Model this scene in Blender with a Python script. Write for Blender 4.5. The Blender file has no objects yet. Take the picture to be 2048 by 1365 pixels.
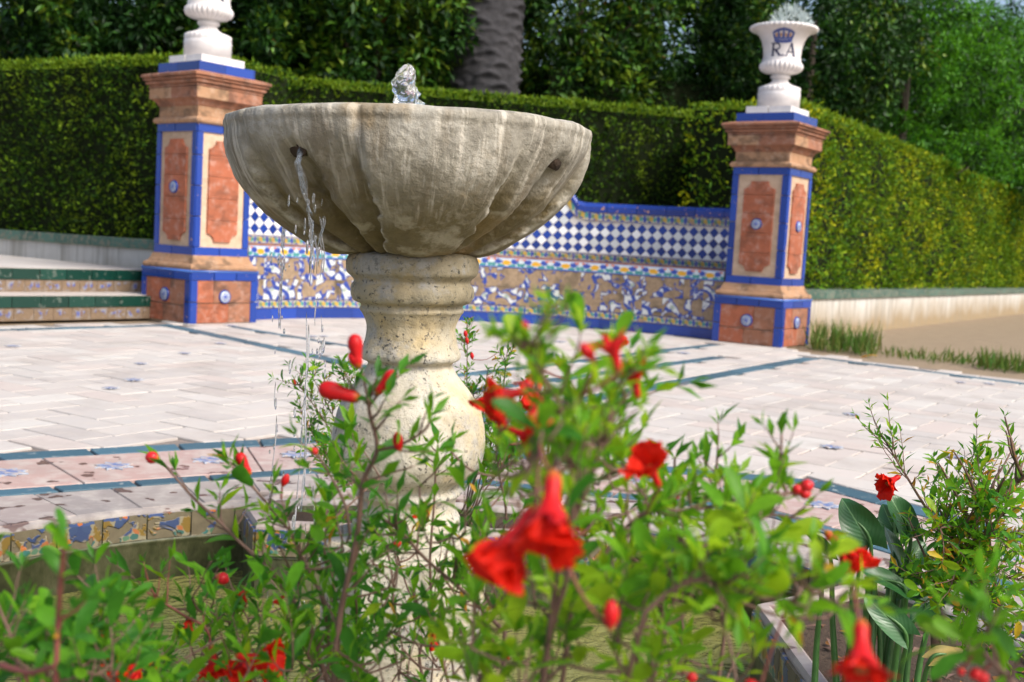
import bpy, math, random
import numpy as np
from mathutils import Matrix, Vector, Quaternion
random.seed(7); rng = np.random.default_rng(7)
S = bpy.context.scene
COL = S.collection
R_ = math.radians

# ------------------------------------------------------------------ camera
HC, F, PITCH, ROLL = 0.72, 2248.7, 0.0860, 0.0576
FW = Vector((0, math.cos(PITCH), -math.sin(PITCH))); UP0 = Vector((0, math.sin(PITCH), math.cos(PITCH))); RT0 = Vector((1, 0, 0))
RT = RT0*math.cos(ROLL) + UP0*math.sin(ROLL); UPV = -RT0*math.sin(ROLL) + UP0*math.cos(ROLL)
cd = bpy.data.cameras.new('camera'); cam = bpy.data.objects.new('camera', cd); COL.objects.link(cam)
m = Matrix.Identity(4)
for i in range(3):
    m[i][0] = RT[i]; m[i][1] = UPV[i]; m[i][2] = -FW[i]
m[0][3], m[1][3], m[2][3] = 0, 0, HC
cam.matrix_world = m
cd.sensor_width = 36; cd.sensor_fit = 'HORIZONTAL'; cd.lens = F/2048*36
cd.clip_start = 0.02; cd.clip_end = 400
cd.dof.use_dof = True; cd.dof.focus_distance = 1.72; cd.dof.aperture_fstop = 7.8
S.camera = cam

# ------------------------------------------------------------------ sky and sun
SUN_EL, SUN_AZ = R_(46), R_(128)          # azimuth clockwise from +Y
w = bpy.data.worlds.new('World'); S.world = w; w.use_nodes = True
wn = w.node_tree; wn.nodes.clear()
sky = wn.nodes.new('ShaderNodeTexSky'); sky.sky_type = 'NISHITA'; sky.sun_disc = False
sky.sun_elevation = SUN_EL; sky.sun_rotation = SUN_AZ; sky.dust_density = 4.0; sky.ozone_density = 0.6; sky.air_density = 1.0
bg = wn.nodes.new('ShaderNodeBackground'); bg.inputs[1].default_value = 0.095
wo = wn.nodes.new('ShaderNodeOutputWorld')
wn.links.new(sky.outputs[0], bg.inputs[0]); wn.links.new(bg.outputs[0], wo.inputs[0])
sl = bpy.data.lights.new('sun', 'SUN'); sl.energy = 1.5; sl.angle = R_(24); sl.color = (1, 0.97, 0.93)
so = bpy.data.objects.new('sun', sl); COL.objects.link(so)
sd = Vector((math.sin(SUN_AZ)*math.cos(SUN_EL), math.cos(SUN_AZ)*math.cos(SUN_EL), math.sin(SUN_EL)))
so.rotation_euler = (-sd).to_track_quat('-Z', 'Y').to_euler(); so.location = (4, -4, 9)
vs = S.view_settings; vs.view_transform = 'Standard'; vs.look = 'None'; vs.gamma = 1; vs.use_curve_mapping = False
vs.exposure = 1.25

# ------------------------------------------------------------------ image <-> place helpers (photo pixels of 2048 x 1365)
def ray(u, v): return FW + RT*((u-1024)/F) - UPV*((v-682.5)/F)
def P(u, v, d): return Vector((0, 0, HC)) + ray(u, v)*d
def G(u, v, z=0.0):
    r = ray(u, v); return Vector((0, 0, HC)) + r*((z-HC)/r.z)

# ------------------------------------------------------------------ object helpers
def tag(o, label=None, cat=None, group=None, kind=None):
    if label: o['label'] = label
    if cat: o['category'] = cat
    if group: o['group'] = group
    if kind: o['kind'] = kind
    return o
def thing(name, label, cat, loc=(0, 0, 0), rz=0, group=None):
    o = bpy.data.objects.new(name, None); COL.objects.link(o); o.empty_display_size = .05
    o.location = loc; o.rotation_euler = (0, 0, rz); tag(o, label, cat, group); return o
def link(name, me, parent=None, mw=None, local=False):
    """place mesh; world coordinates unless local=True"""
    o = bpy.data.objects.new(name, me); COL.objects.link(o)
    if parent is not None:
        o.parent = parent
        if not local and parent.type == 'EMPTY': o.matrix_parent_inverse = Matrix.Translation(-Vector(parent.location))
    if mw is not None: o.matrix_basis = mw
    return o
class MB:
    def __init__(s): s.v = []; s.f = []; s.mi = []; s.uv = {}; s.mat = 0
    def add(s, vs, fs):
        b = len(s.v); s.v += [tuple(x) for x in vs]
        for f in fs: s.f.append(tuple(i+b for i in f)); s.mi.append(s.mat)
        return b
    def box(s, c, d, M=None):
        x, y, z = d[0]/2, d[1]/2, d[2]/2; c = Vector(c)
        V = [Vector((sx*x, sy*y, sz*z))+c for sz in (-1, 1) for sy in (-1, 1) for sx in (-1, 1)]
        if M is not None: V = [M @ a for a in V]
        s.add(V, [(0, 2, 3, 1), (4, 5, 7, 6), (0, 1, 5, 4), (2, 6, 7, 3), (0, 4, 6, 2), (1, 3, 7, 5)])
    def prism(s, poly, z0, z1, bev=0.0):
        n = len(poly); cx = sum(p[0] for p in poly)/n; cy = sum(p[1] for p in poly)/n
        V = [(p[0], p[1], z0) for p in poly]
        if bev:
            V += [(p[0], p[1], z1-bev) for p in poly]
            for p in poly:
                dx, dy = cx-p[0], cy-p[1]; L = math.hypot(dx, dy) or 1
                V.append((p[0]+dx/L*bev, p[1]+dy/L*bev, z1))
            k = 2
        else:
            V += [(p[0], p[1], z1) for p in poly]; k = 1
        F_ = []
        for j in range(k):
            for i in range(n):
                a = j*n+i; b = j*n+(i+1) % n; F_.append((a, b, b+n, a+n))
        F_.append(tuple(k*n+i for i in range(n))); F_.append(tuple(reversed(range(n))))
        s.add(V, F_)
    def tube(s, pts, rad, n=6, cap=True):
        pts = [Vector(p) for p in pts]; m_ = len(pts)
        if not hasattr(rad, '__len__'): rad = [rad]*m_
        t = (pts[1]-pts[0]).normalized(); a = Vector((0, 0, 1)) if abs(t.z) < .9 else Vector((1, 0, 0))
        x = t.cross(a).normalized(); V = []
        for i in range(m_):
            t2 = (pts[min(i+1, m_-1)]-pts[max(i-1, 0)]).normalized()
            x = (x - t2*x.dot(t2)).normalized(); y = t2.cross(x)
            for k in range(n):
                an = 2*math.pi*k/n; V.append(pts[i]+(x*math.cos(an)+y*math.sin(an))*rad[i])
        F_ = [(i*n+k, i*n+(k+1) % n, (i+1)*n+(k+1) % n, (i+1)*n+k) for i in range(m_-1) for k in range(n)]
        if cap: F_ += [tuple(reversed(range(n))), tuple((m_-1)*n+k for k in range(n))]
        s.add(V, F_)
    def lathe(s, prof, n=48, c=(0, 0), rf=None, caps=False):
        """prof list of (r,z); rf(theta,i,r)->r"""
        V = []
        for i, (r, z) in enumerate(prof):
            for k in range(n):
                th = 2*math.pi*k/n; q = rf(th, i, r) if rf else r
                V.append((c[0]+q*math.cos(th), c[1]+q*math.sin(th), z))
        m_ = len(prof); F_ = [(i*n+k, i*n+(k+1) % n, (i+1)*n+(k+1) % n, (i+1)*n+k) for i in range(m_-1) for k in range(n)]
        if caps: F_ += [tuple(reversed(range(n))), tuple((m_-1)*n+k for k in range(n))]
        s.add(V, F_)
    def ball(s, c, r, n=8, m_=5, M=None):
        V = []; c = Vector(c)
        rr = r if hasattr(r, '__len__') else (r, r, r)
        V.append(Vector((0, 0, -rr[2])))
        for j in range(1, m_):
            a = math.pi*j/m_ - math.pi/2
            for k in range(n):
                t = 2*math.pi*k/n; V.append(Vector((rr[0]*math.cos(a)*math.cos(t), rr[1]*math.cos(a)*math.sin(t), rr[2]*math.sin(a))))
        V.append(Vector((0, 0, rr[2])))
        F_ = [(0, 1+(k+1) % n, 1+k) for k in range(n)]
        for j in range(m_-2):
            for k in range(n): F_.append((1+j*n+k, 1+j*n+(k+1) % n, 1+(j+1)*n+(k+1) % n, 1+(j+1)*n+k))
        L = len(V)-1; F_ += [(L, 1+(m_-2)*n+k, 1+(m_-2)*n+(k+1) % n) for k in range(n)]
        V = [(M @ a if M is not None else a)+c for a in V]
        s.add(V, F_)
    def mesh(s, name, mats, smooth=False):
        me = bpy.data.meshes.new(name); me.from_pydata(s.v, [], s.f)
        for a in (mats if isinstance(mats, (list, tuple)) else [mats]): me.materials.append(a)
        me.polygons.foreach_set('material_index', s.mi)
        if smooth: me.polygons.foreach_set('use_smooth', [True]*len(s.f))
        me.update(); return me
    def build(s, name, mats, parent=None, smooth=False, mw=None, local=False):
        return link(name, s.mesh(name, mats, smooth), parent, mw, local)
def cards(name, mats, pos, ydir, zdir, L, W, mi=None, fold=0.25):
    """many leaf blades as one mesh: arrays of base point, length dir, normal dir; each blade a 6-vertex folded shape"""
    pos = np.asarray(pos); n = len(pos)
    y = ydir/np.linalg.norm(ydir, axis=1)[:, None]; x = np.cross(y, zdir); x /= (np.linalg.norm(x, axis=1)[:, None]+1e-9); z = np.cross(x, y)
    L = np.asarray(L)[:, None]*np.ones((n, 1)); W = np.asarray(W)[:, None]*np.ones((n, 1))
    a = pos; b = pos+y*L*.45+x*W*.5+z*W*fold; c = pos+y*L*.45-x*W*.5+z*W*fold; e = pos+y*L-z*W*fold*.6; mid = pos+y*L*.5
    V = np.stack([a, b, e, c, mid], 1).reshape(-1, 3)
    base = np.arange(n)*5
    T = np.stack([base, base+1, base+4, base+1, base+2, base+4, base+2, base+3, base+4, base+3, base, base+4], 1).reshape(-1)
    me = bpy.data.meshes.new(name); me.vertices.add(len(V)); me.vertices.foreach_set('co', V.astype(np.float32).reshape(-1))
    nt = len(T)//3; me.loops.add(len(T)); me.loops.foreach_set('vertex_index', T.astype(np.int32))
    me.polygons.add(nt); me.polygons.foreach_set('loop_start', np.arange(nt, dtype=np.int32)*3); me.polygons.foreach_set('loop_total', np.full(nt, 3, np.int32))
    for a_ in (mats if isinstance(mats, (list, tuple)) else [mats]): me.materials.append(a_)
    if mi is not None: me.polygons.foreach_set('material_index', np.repeat(np.asarray(mi, np.int32), 4))
    me.polygons.foreach_set('use_smooth', np.ones(nt, bool))
    me.update(); me.validate(); return me

# ------------------------------------------------------------------ material helpers
class NT:
    def __init__(s, name):
        s.m = bpy.data.materials.new(name); s.m.use_nodes = True; s.t = s.m.node_tree; s.t.nodes.clear()
        s.out = s.n('ShaderNodeOutputMaterial'); s.b = s.n('ShaderNodeBsdfPrincipled'); s.t.links.new(s.b.outputs[0], s.out.inputs[0])
    def n(s, t): return s.t.nodes.new(t)
    def set(s, sock, v):
        if isinstance(v, bpy.types.NodeSocket): s.t.links.new(v, sock)
        else: sock.default_value = v
    def obj(s): return s.n('ShaderNodeTexCoord').outputs['Object']
    def gen(s): return s.n('ShaderNodeTexCoord').outputs['Generated']
    def pos(s): return s.n('ShaderNodeNewGeometry').outputs['Position']
    def uv(s): return s.n('ShaderNodeTexCoord').outputs['UV']
    def rnd(s):
        a = s.n('ShaderNodeObjectInfo').outputs['Random']; b = s.n('ShaderNodeNewGeometry').outputs['Random Per Island']
        return s.math('FRACT', s.math('ADD', a, s.math('MULTIPLY', b, 7.31)))
    def math(s, op, a, b=0.0, c=None):
        q = s.n('ShaderNodeMath'); q.operation = op; s.set(q.inputs[0], a); s.set(q.inputs[1], b)
        if c is not None: s.set(q.inputs[2], c)
        return q.outputs[0]
    def vm(s, op, a, b=(0, 0, 0)):
        q = s.n('ShaderNodeVectorMath'); q.operation = op; s.set(q.inputs[0], a)
        if op == 'SCALE': s.set(q.inputs[3], b)
        else: s.set(q.inputs[1], b)
        return q.outputs[1] if op in ('LENGTH', 'DISTANCE', 'DOT_PRODUCT') else q.outputs[0]
    def noise(s, vec, scale, detail=4, rough=.6, dist=0.0):
        q = s.n('ShaderNodeTexNoise'); s.set(q.inputs['Vector'], vec); q.inputs['Scale'].default_value = scale
        q.inputs['Detail'].default_value = detail; q.inputs['Roughness'].default_value = rough; q.inputs['Distortion'].default_value = dist
        return q.outputs[0]
    def voro(s, vec, scale, feat='F1', out=0):
        q = s.n('ShaderNodeTexVoronoi'); s.set(q.inputs['Vector'], vec); q.inputs['Scale'].default_value = scale; q.feature = feat
        return q.outputs[out]
    def ramp(s, f, st, interp='LINEAR'):
        q = s.n('ShaderNodeValToRGB'); q.color_ramp.interpolation = interp; e = q.color_ramp.elements
        while len(e) < len(st): e.new(.5)
        for i, (p, c) in enumerate(st):
            e[i].position = p; e[i].color = (c if hasattr(c, '__len__') else (c, c, c))[:3] + (1,) if hasattr(c, '__len__') else (c, c, c, 1)
        s.set(q.inputs[0], f); return q.outputs[0]
    def mix(s, f, a, b, mode='MIX'):
        q = s.n('ShaderNodeMix'); q.data_type = 'RGBA'; q.blend_type = mode; s.set(q.inputs[0], f)
        for i, v in ((6, a), (7, b)):
            if not isinstance(v, bpy.types.NodeSocket): v = tuple(v)[:3] + (1,)
            s.set(q.inputs[i], v)
        return q.outputs[2]
    def step(s, f, lo, hi):
        q = s.n('ShaderNodeMapRange'); s.set(q.inputs[0], f); q.inputs[1].default_value = lo; q.inputs[2].default_value = hi; return q.outputs[0]
    def sep(s, v):
        q = s.n('ShaderNodeSeparateXYZ'); s.set(q.inputs[0], v); return q.outputs
    def comb(s, x, y, z):
        q = s.n('ShaderNodeCombineXYZ'); s.set(q.inputs[0], x); s.set(q.inputs[1], y); s.set(q.inputs[2], z); return q.outputs[0]
    def scalev(s, v, k): return s.vm('MULTIPLY', v, k)
    def bump(s, h, strength=.4, dist=.01):
        q = s.n('ShaderNodeBump'); q.inputs['Strength'].default_value = strength; q.inputs['Distance'].default_value = dist
        s.set(q.inputs['Height'], h); s.set(s.b.inputs['Normal'], q.outputs[0]); return q
    def fin(s, col=None, rough=None, spec=None):
        if col is not None:
            s.set(s.b.inputs['Base Color'], col if isinstance(col, bpy.types.NodeSocket) else tuple(col)[:3]+(1,))
        if rough is not None: s.set(s.b.inputs['Roughness'], rough)
        if spec is not None: s.b.inputs['Specular IOR Level'].default_value = spec
        return s.m
def leafmat(name, cols, rough=.45, trans=.35, spec=.2, patch=None):
    n = NT(name); r = n.rnd()
    st = [(i/(len(cols)-1) if len(cols) > 1 else 0, c) for i, c in enumerate(cols)]
    c = n.ramp(r, st); c = n.mix(n.math('MULTIPLY', n.step(n.noise(n.pos(), 130, 3), .42, .62), .30), c, tuple(q*.45 for q in cols[0]))
    if patch:
        q = n.pos(); c = n.mix(n.math('MULTIPLY', n.step(n.noise(n.scalev(q, (1.6, 1.6, .9)), 1.3, 5, .7), .50, .62), n.step(r, .2, .5)), c, patch)
    n.fin(c, rough, spec)
    tr = n.n('ShaderNodeBsdfTranslucent'); n.set(tr.inputs[0], n.mix(.6, c, tuple(min(1, a*1.5) for a in cols[-1])))
    ms = n.n('ShaderNodeMixShader'); ms.inputs[0].default_value = trans
    n.t.links.new(n.b.outputs[0], ms.inputs[1]); n.t.links.new(tr.outputs[0], ms.inputs[2]); n.t.links.new(ms.outputs[0], n.out.inputs[0])
    return n.m
def plain(name, col, rough=.6, var=.15, scale=30, bump=.2, spec=.5):
    n = NT(name); o = n.obj(); f = n.noise(o, scale, 5)
    c = n.ramp(f, [(.25, tuple(a*(1-var) for a in col)), (.75, tuple(min(1, a*(1+var)) for a in col))])
    n.bump(f, bump, .004); return n.fin(c, rough, spec)

# --- stone, ceramic and clay
def m_terracotta(name, base, pale, dark, grime=.5):
    n = NT(name); o = n.pos(); r = n.rnd()
    f = n.noise(o, 12, 7, .72); g = n.noise(n.vm('ADD', o, (3, 7, 1)), 17, 6, .72); big = n.noise(n.scalev(o, (1, 1, 1.6)), 6.5, 5, .65)
    c = n.ramp(f, [(.3, tuple(a*.72 for a in base)), (.5, base), (.72, tuple(min(1, a*1.22) for a in base))])
    c = n.mix(n.math('MULTIPLY', n.step(g, .51, .62), .7), c, pale); c = n.mix(n.math('MULTIPLY', n.step(big, .49, .62), grime), c, dark)
    c = n.mix(.35, c, n.mix(r, tuple(a*.75 for a in base), tuple(min(1, a*1.25) for a in base)))
    n.bump(g, .5, .006); return n.fin(c, .85, .25)
M_CLAY = m_terracotta('terracotta orange', (.36, .115, .06), (.48, .32, .26), (.085, .05, .035), .65)
M_CLAY_OLD = m_terracotta('terracotta weathered', (.30, .135, .08), (.42, .29, .235), (.04, .033, .028), .85)
M_BUFF = m_terracotta('buff clay', (.38, .22, .125), (.46, .34, .25), (.045, .038, .028), .88)
M_SANDST = m_terracotta('pale rendered panel', (.50, .36, .25), (.60, .47, .36), (.22, .15, .09), .4)
def m_glaze(name, col, chip=(.42, .25, .15), chipamt=.74, rough=.22):
    n = NT(name); o = n.pos(); r = n.rnd()
    c = n.mix(r, tuple(a*.78 for a in col), tuple(min(1, a*1.22) for a in col))
    f = n.noise(o, 26, 4); k = n.step(f, chipamt, chipamt+.02); c = n.mix(k, c, chip)
    n.bump(n.noise(o, 60, 2), .08, .002); return n.fin(c, n.math('ADD', n.math('MULTIPLY', k, .5), rough), .5)
M_BLUE = m_glaze('cobalt glaze', (.014, .048, .27), (.38, .24, .15), .69)
M_BLUE_LT = m_glaze('cobalt glaze on rounded edge', (.05, .13, .42), (.4, .3, .2), .66)
M_BLUE_CAP = m_glaze('cobalt glaze chipped', (.015, .048, .28), (.50, .28, .17), .63)
M_WHITE_T = m_glaze('white glaze', (.80, .86, .86), (.5, .42, .34), .8)
M_GREEN_T = m_glaze('bottle green glaze', (.006, .042, .030), (.07, .10, .08), .60)
M_GREEN_OLD = m_glaze('worn green coping glaze', (.045, .11, .085), (.16, .17, .13), .52, .5)
M_BAND = m_glaze('slate blue floor tile', (.05, .115, .155), (.20, .24, .25), .62, .55)
M_GROUT = plain('lime mortar', (.36, .28, .20), .9, .25, 40)
M_GROUT_W = plain('pale mortar', (.62, .60, .55), .9, .12, 40)
def m_painted(name, bg, blobs, dmg=None, dmgcol=(.33, .24, .15), rough=.3, warp=.10):
    """hand-painted tile: elliptical blobs of colour in the tile's own 0..1 face coordinates"""
    n = NT(name); g = n.gen(); x, y, z = n.sep(g)
    rn = n.n('ShaderNodeObjectInfo').outputs['Random']; isl = n.n('ShaderNodeNewGeometry').outputs['Random Per Island']
    p = n.pos(); wv = n.noise(p, 55, 2); wv = n.math('MULTIPLY', n.math('SUBTRACT', wv, .5), warp*2)
    x = n.math('ADD', x, wv); z = n.math('ADD', z, n.math('MULTIPLY', n.math('SUBTRACT', n.noise(p, 47, 2), .5), warp*2))
    c = None
    for bx, bz, rx, rz, col in blobs:
        d = n.math('SQRT', n.math('ADD', n.math('POWER', n.math('ABSOLUTE', n.math('DIVIDE', n.math('SUBTRACT', x, bx), rx)), 2), n.math('POWER', n.math('ABSOLUTE', n.math('DIVIDE', n.math('SUBTRACT', z, bz), rz)), 2)))
        c = n.mix(n.step(d, 1.08, .92), c if c is not None else bg, col)
    if dmg is not None:
        f = n.noise(n.vm('ADD', p, n.comb(n.math('MULTIPLY', rn, 31), 0, 0)), 17, 3, .55, .6); k = n.step(f, dmg, dmg+.03)
        dc = n.mix(n.noise(p, 60, 4), tuple(a*.6 for a in dmgcol), tuple(a*1.3 for a in dmgcol)); c = n.mix(k, c, dc)
        n.bump(n.math('MULTIPLY', k, -1), .6, .006); rough = n.math('ADD', n.math('MULTIPLY', k, .5), rough)
    return n.fin(c, rough, .5)
CB, CY, CT, CO, CW, CG = (.03, .07, .34), (.62, .33, .02), (.05, .25, .24), (.55, .17, .05), (.62, .62, .55), (.10, .20, .12)
M_BORDER = m_painted('small floral border tile', (.50, .46, .34), [(.25, .5, .13, .3, CG), (.5, .5, .16, .34, (.45, .30, .05)), (.75, .5, .13, .3, CT), (0, .5, .12, .4, CB), (1, .5, .12, .4, CB), (.38, .15, .1, .14, CB), (.62, .85, .1, .14, CB), (.5, .96, .6, .08, (.03, .05, .2)), (.5, .03, .6, .07, (.05, .07, .25))], .60, (.40, .26, .17))
M_FLOWERT = m_painted('yellow daisy seat-edge tile', (.55, .62, .66), [(.22, .62, .13, .26, CB), (.78, .62, .13, .26, CB), (.06, .3, .08, .2, CT), (.94, .3, .08, .2, CT), (.3, .22, .12, .14, CT), (.7, .22, .12, .14, CT), (.5, .5, .15, .26, CY), (.5, .05, .6, .09, (.06, .12, .40)), (.5, .97, .6, .06, (.30, .36, .62)), (.1, .85, .07, .1, CO), (.9, .85, .07, .1, CO)], .68, (.45, .33, .24))
def m_ornate():
    n = NT('strapwork riser tile'); g = n.gen(); x, y, z = n.sep(g); p = n.pos(); rn = n.n('ShaderNodeObjectInfo').outputs['Random']
    wx = n.math('MULTIPLY', n.math('SUBTRACT', n.noise(p, 20, 2), .5), .12); x = n.math('ADD', x, wx); z = n.math('ADD', z, n.math('MULTIPLY', n.math('SUBTRACT', n.noise(p, 21, 2), .5), .12))
    def dist(a, b): return n.math('SQRT', n.math('ADD', n.math('POWER', n.math('SUBTRACT', x, a), 2), n.math('POWER', n.math('SUBTRACT', z, b), 2)))
    def band(v, c, wd): return n.step(n.math('ABSOLUTE', n.math('SUBTRACT', v, c)), wd+.02, wd-.02)
    bl = n.math('MAXIMUM', band(dist(0, 0), .46, .10), band(dist(1, 1), .46, .10))
    bl = n.math('MAXIMUM', bl, n.step(n.math('ABSOLUTE', n.math('SUBTRACT', dist(1, 0), .12)), .13, .10))
    c = n.mix(bl, (.56, .58, .56), (.025, .055, .28))
    c = n.mix(n.step(dist(.5, .5), .13, .10), c, (.30, .36, .30))
    f = n.noise(n.vm('ADD', p, n.comb(n.math('MULTIPLY', rn, 17), 0, 0)), 8.5, 3, .5, .8); k = n.step(f, .475, .49)
    c = n.mix(n.step(f, .425, .44), c, (.025, .055, .28))
    dc = n.mix(n.noise(p, 30, 5), (.14, .09, .05), (.42, .31, .20)); dc = n.mix(n.step(n.noise(p, 7, 3), .5, .7), dc, (.10, .075, .045))
    n.bump(n.math('MULTIPLY', k, -1), .7, .008)
    return n.fin(n.mix(k, c, dc), n.math('ADD', n.math('MULTIPLY', k, .5), .3), .5)
M_ORN = m_ornate()
M_STEPT = m_painted('step riser tile', (.22, .17, .13), [(.3, .5, .2, .36, (.22, .22, .26)), (.7, .5, .2, .36, (.22, .22, .26)), (.3, .5, .09, .2, (.08, .10, .30)), (.7, .5, .09, .2, (.08, .10, .30)), (.5, .5, .06, .3, (.16, .09, .07))], .47, (.20, .14, .09), .6)
M_BASINT = m_painted('majolica basin tile', (.30, .26, .17), [(.5, .6, .24, .36, (.045, .07, .16)), (.36, .78, .1, .16, (.05, .08, .17)), (.66, .78, .1, .16, (.05, .08, .17)), (0, .55, .20, .42, (.22, .14, .03)), (1, .55, .20, .42, (.22, .14, .03)), (.24, .3, .07, .16, CO), (.76, .3, .07, .16, (.40, .14, .05)), (.28, .14, .12, .12, (.05, .18, .16)), (.72, .14, .12, .12, (.05, .14, .12)), (.5, .14, .08, .1, CG), (.5, .95, .7, .07, (.06, .10, .24)), (.5, .97, .06, .06, CO)], .49, (.17, .14, .085), .4, .12)  # muted with age; the shadow over the tile course is put into these colours
M_MEDAL = m_painted('blue and white medallion', (.44, .48, .54), [(.5, .5, .15, .15, CB), (.5, .78, .05, .11, CB), (.5, .22, .05, .11, CB), (.78, .5, .11, .05, CB), (.22, .5, .11, .05, CB), (.7, .7, .07, .07, CB), (.3, .7, .07, .07, CB), (.7, .3, .07, .07, CB), (.3, .3, .07, .07, CB)], None, warp=.03)
def m_paver(name, cols, wet=0.0):
    n = NT(name); p = n.pos(); r = n.rnd(); f = n.noise(p, 14, 6, .65); g = n.noise(p, 70, 4, .7)
    c = n.ramp(r, [(i/(len(cols)-1), q) for i, q in enumerate(cols)])
    c = n.mix(n.step(f, .45, .75), c, (.50, .45, .40)); c = n.mix(n.math('MULTIPLY', n.step(g, .62, .72), .5), c, (.26, .21, .18))
    c = n.mix(n.math('MULTIPLY', n.step(n.noise(p, 2.3, 5, .7), .48, .66), .45), c, (.30, .255, .225))
    rough = .75
    if wet:
        d = n.noise(n.scalev(p, (1.0, 1.0, 1)), 13, 2, .5); k = n.step(d, wet, wet+.025)
        c = n.mix(n.math('MULTIPLY', k, .75), c, (.10, .045, .035)); rough = n.math('SUBTRACT', .75, n.math('MULTIPLY', k, .5))
    n.bump(n.math('ADD', f, n.math('MULTIPLY', g, .4)), .35, .005); return n.fin(c, rough, .35)
M_PAVER = m_paver('worn clay paver', [(.51, .47, .43), (.45, .415, .385), (.49, .42, .38), (.54, .515, .475), (.42, .385, .36), (.52, .485, .45)])
M_SLAB = m_paver('pink clay border slab', [(.42, .285, .25), (.38, .27, .25), (.44, .33, .29)], .63)
M_COPING = m_paver('grey stone coping slab', [(.33, .285, .255), (.28, .25, .235), (.36, .29, .265)], .61)
def m_bed(name, a, b):
    n = NT(name); p = n.pos(); f = n.noise(p, 5, 7, .7); g = n.noise(p, 60, 4, .7)
    c = n.mix(f, a, b); c = n.mix(n.step(g, .6, .7), c, tuple(q*.6 for q in a)); n.bump(n.math('ADD', f, g), .5, .02); return n.fin(c, .95, .2)
M_JOINT = m_bed('mortar bed', (.17, .14, .12), (.30, .26, .23))
M_SAND = m_bed('dry sandy earth', (.20, .15, .095), (.34, .265, .185))
M_SOIL_SHADE = m_bed('dark soil', (.035, .024, .016), (.10, .07, .05))
def m_wallwhite():
    n = NT('stained whitewash'); p = n.pos(); z = n.sep(p)[2]
    st = n.noise(n.scalev(p, (9, 9, .8)), 1.6, 4); f = n.noise(p, 6, 5)
    c = n.mix(f, (.48, .46, .42), (.62, .61, .58))
    low = n.step(n.math('ADD', z, n.math('MULTIPLY', n.math('SUBTRACT', n.noise(p, 1.3, 4), .5), .5)), .36, .06)
    c = n.mix(n.math('MULTIPLY', low, .9), c, (.28, .20, .10)); c = n.mix(n.math('MULTIPLY', n.step(st, .48, .66), .6), c, (.24, .22, .18))
    n.bump(f, .3, .01); return n.fin(c, .9, .2)
M_LIME = m_wallwhite()
def m_basinwall():
    n = NT('mossy basin wall'); p = n.pos(); f = n.noise(n.scalev(p, (1.6, 1.6, .8)), 9, 6, .72)
    c = n.ramp(f, [(.3, (.025, .028, .014)), (.5, (.075, .082, .036)), (.7, (.16, .155, .085))]); n.bump(f, .5, .01); return n.fin(c, .5, .5)
M_MOSS = m_basinwall()
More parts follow.
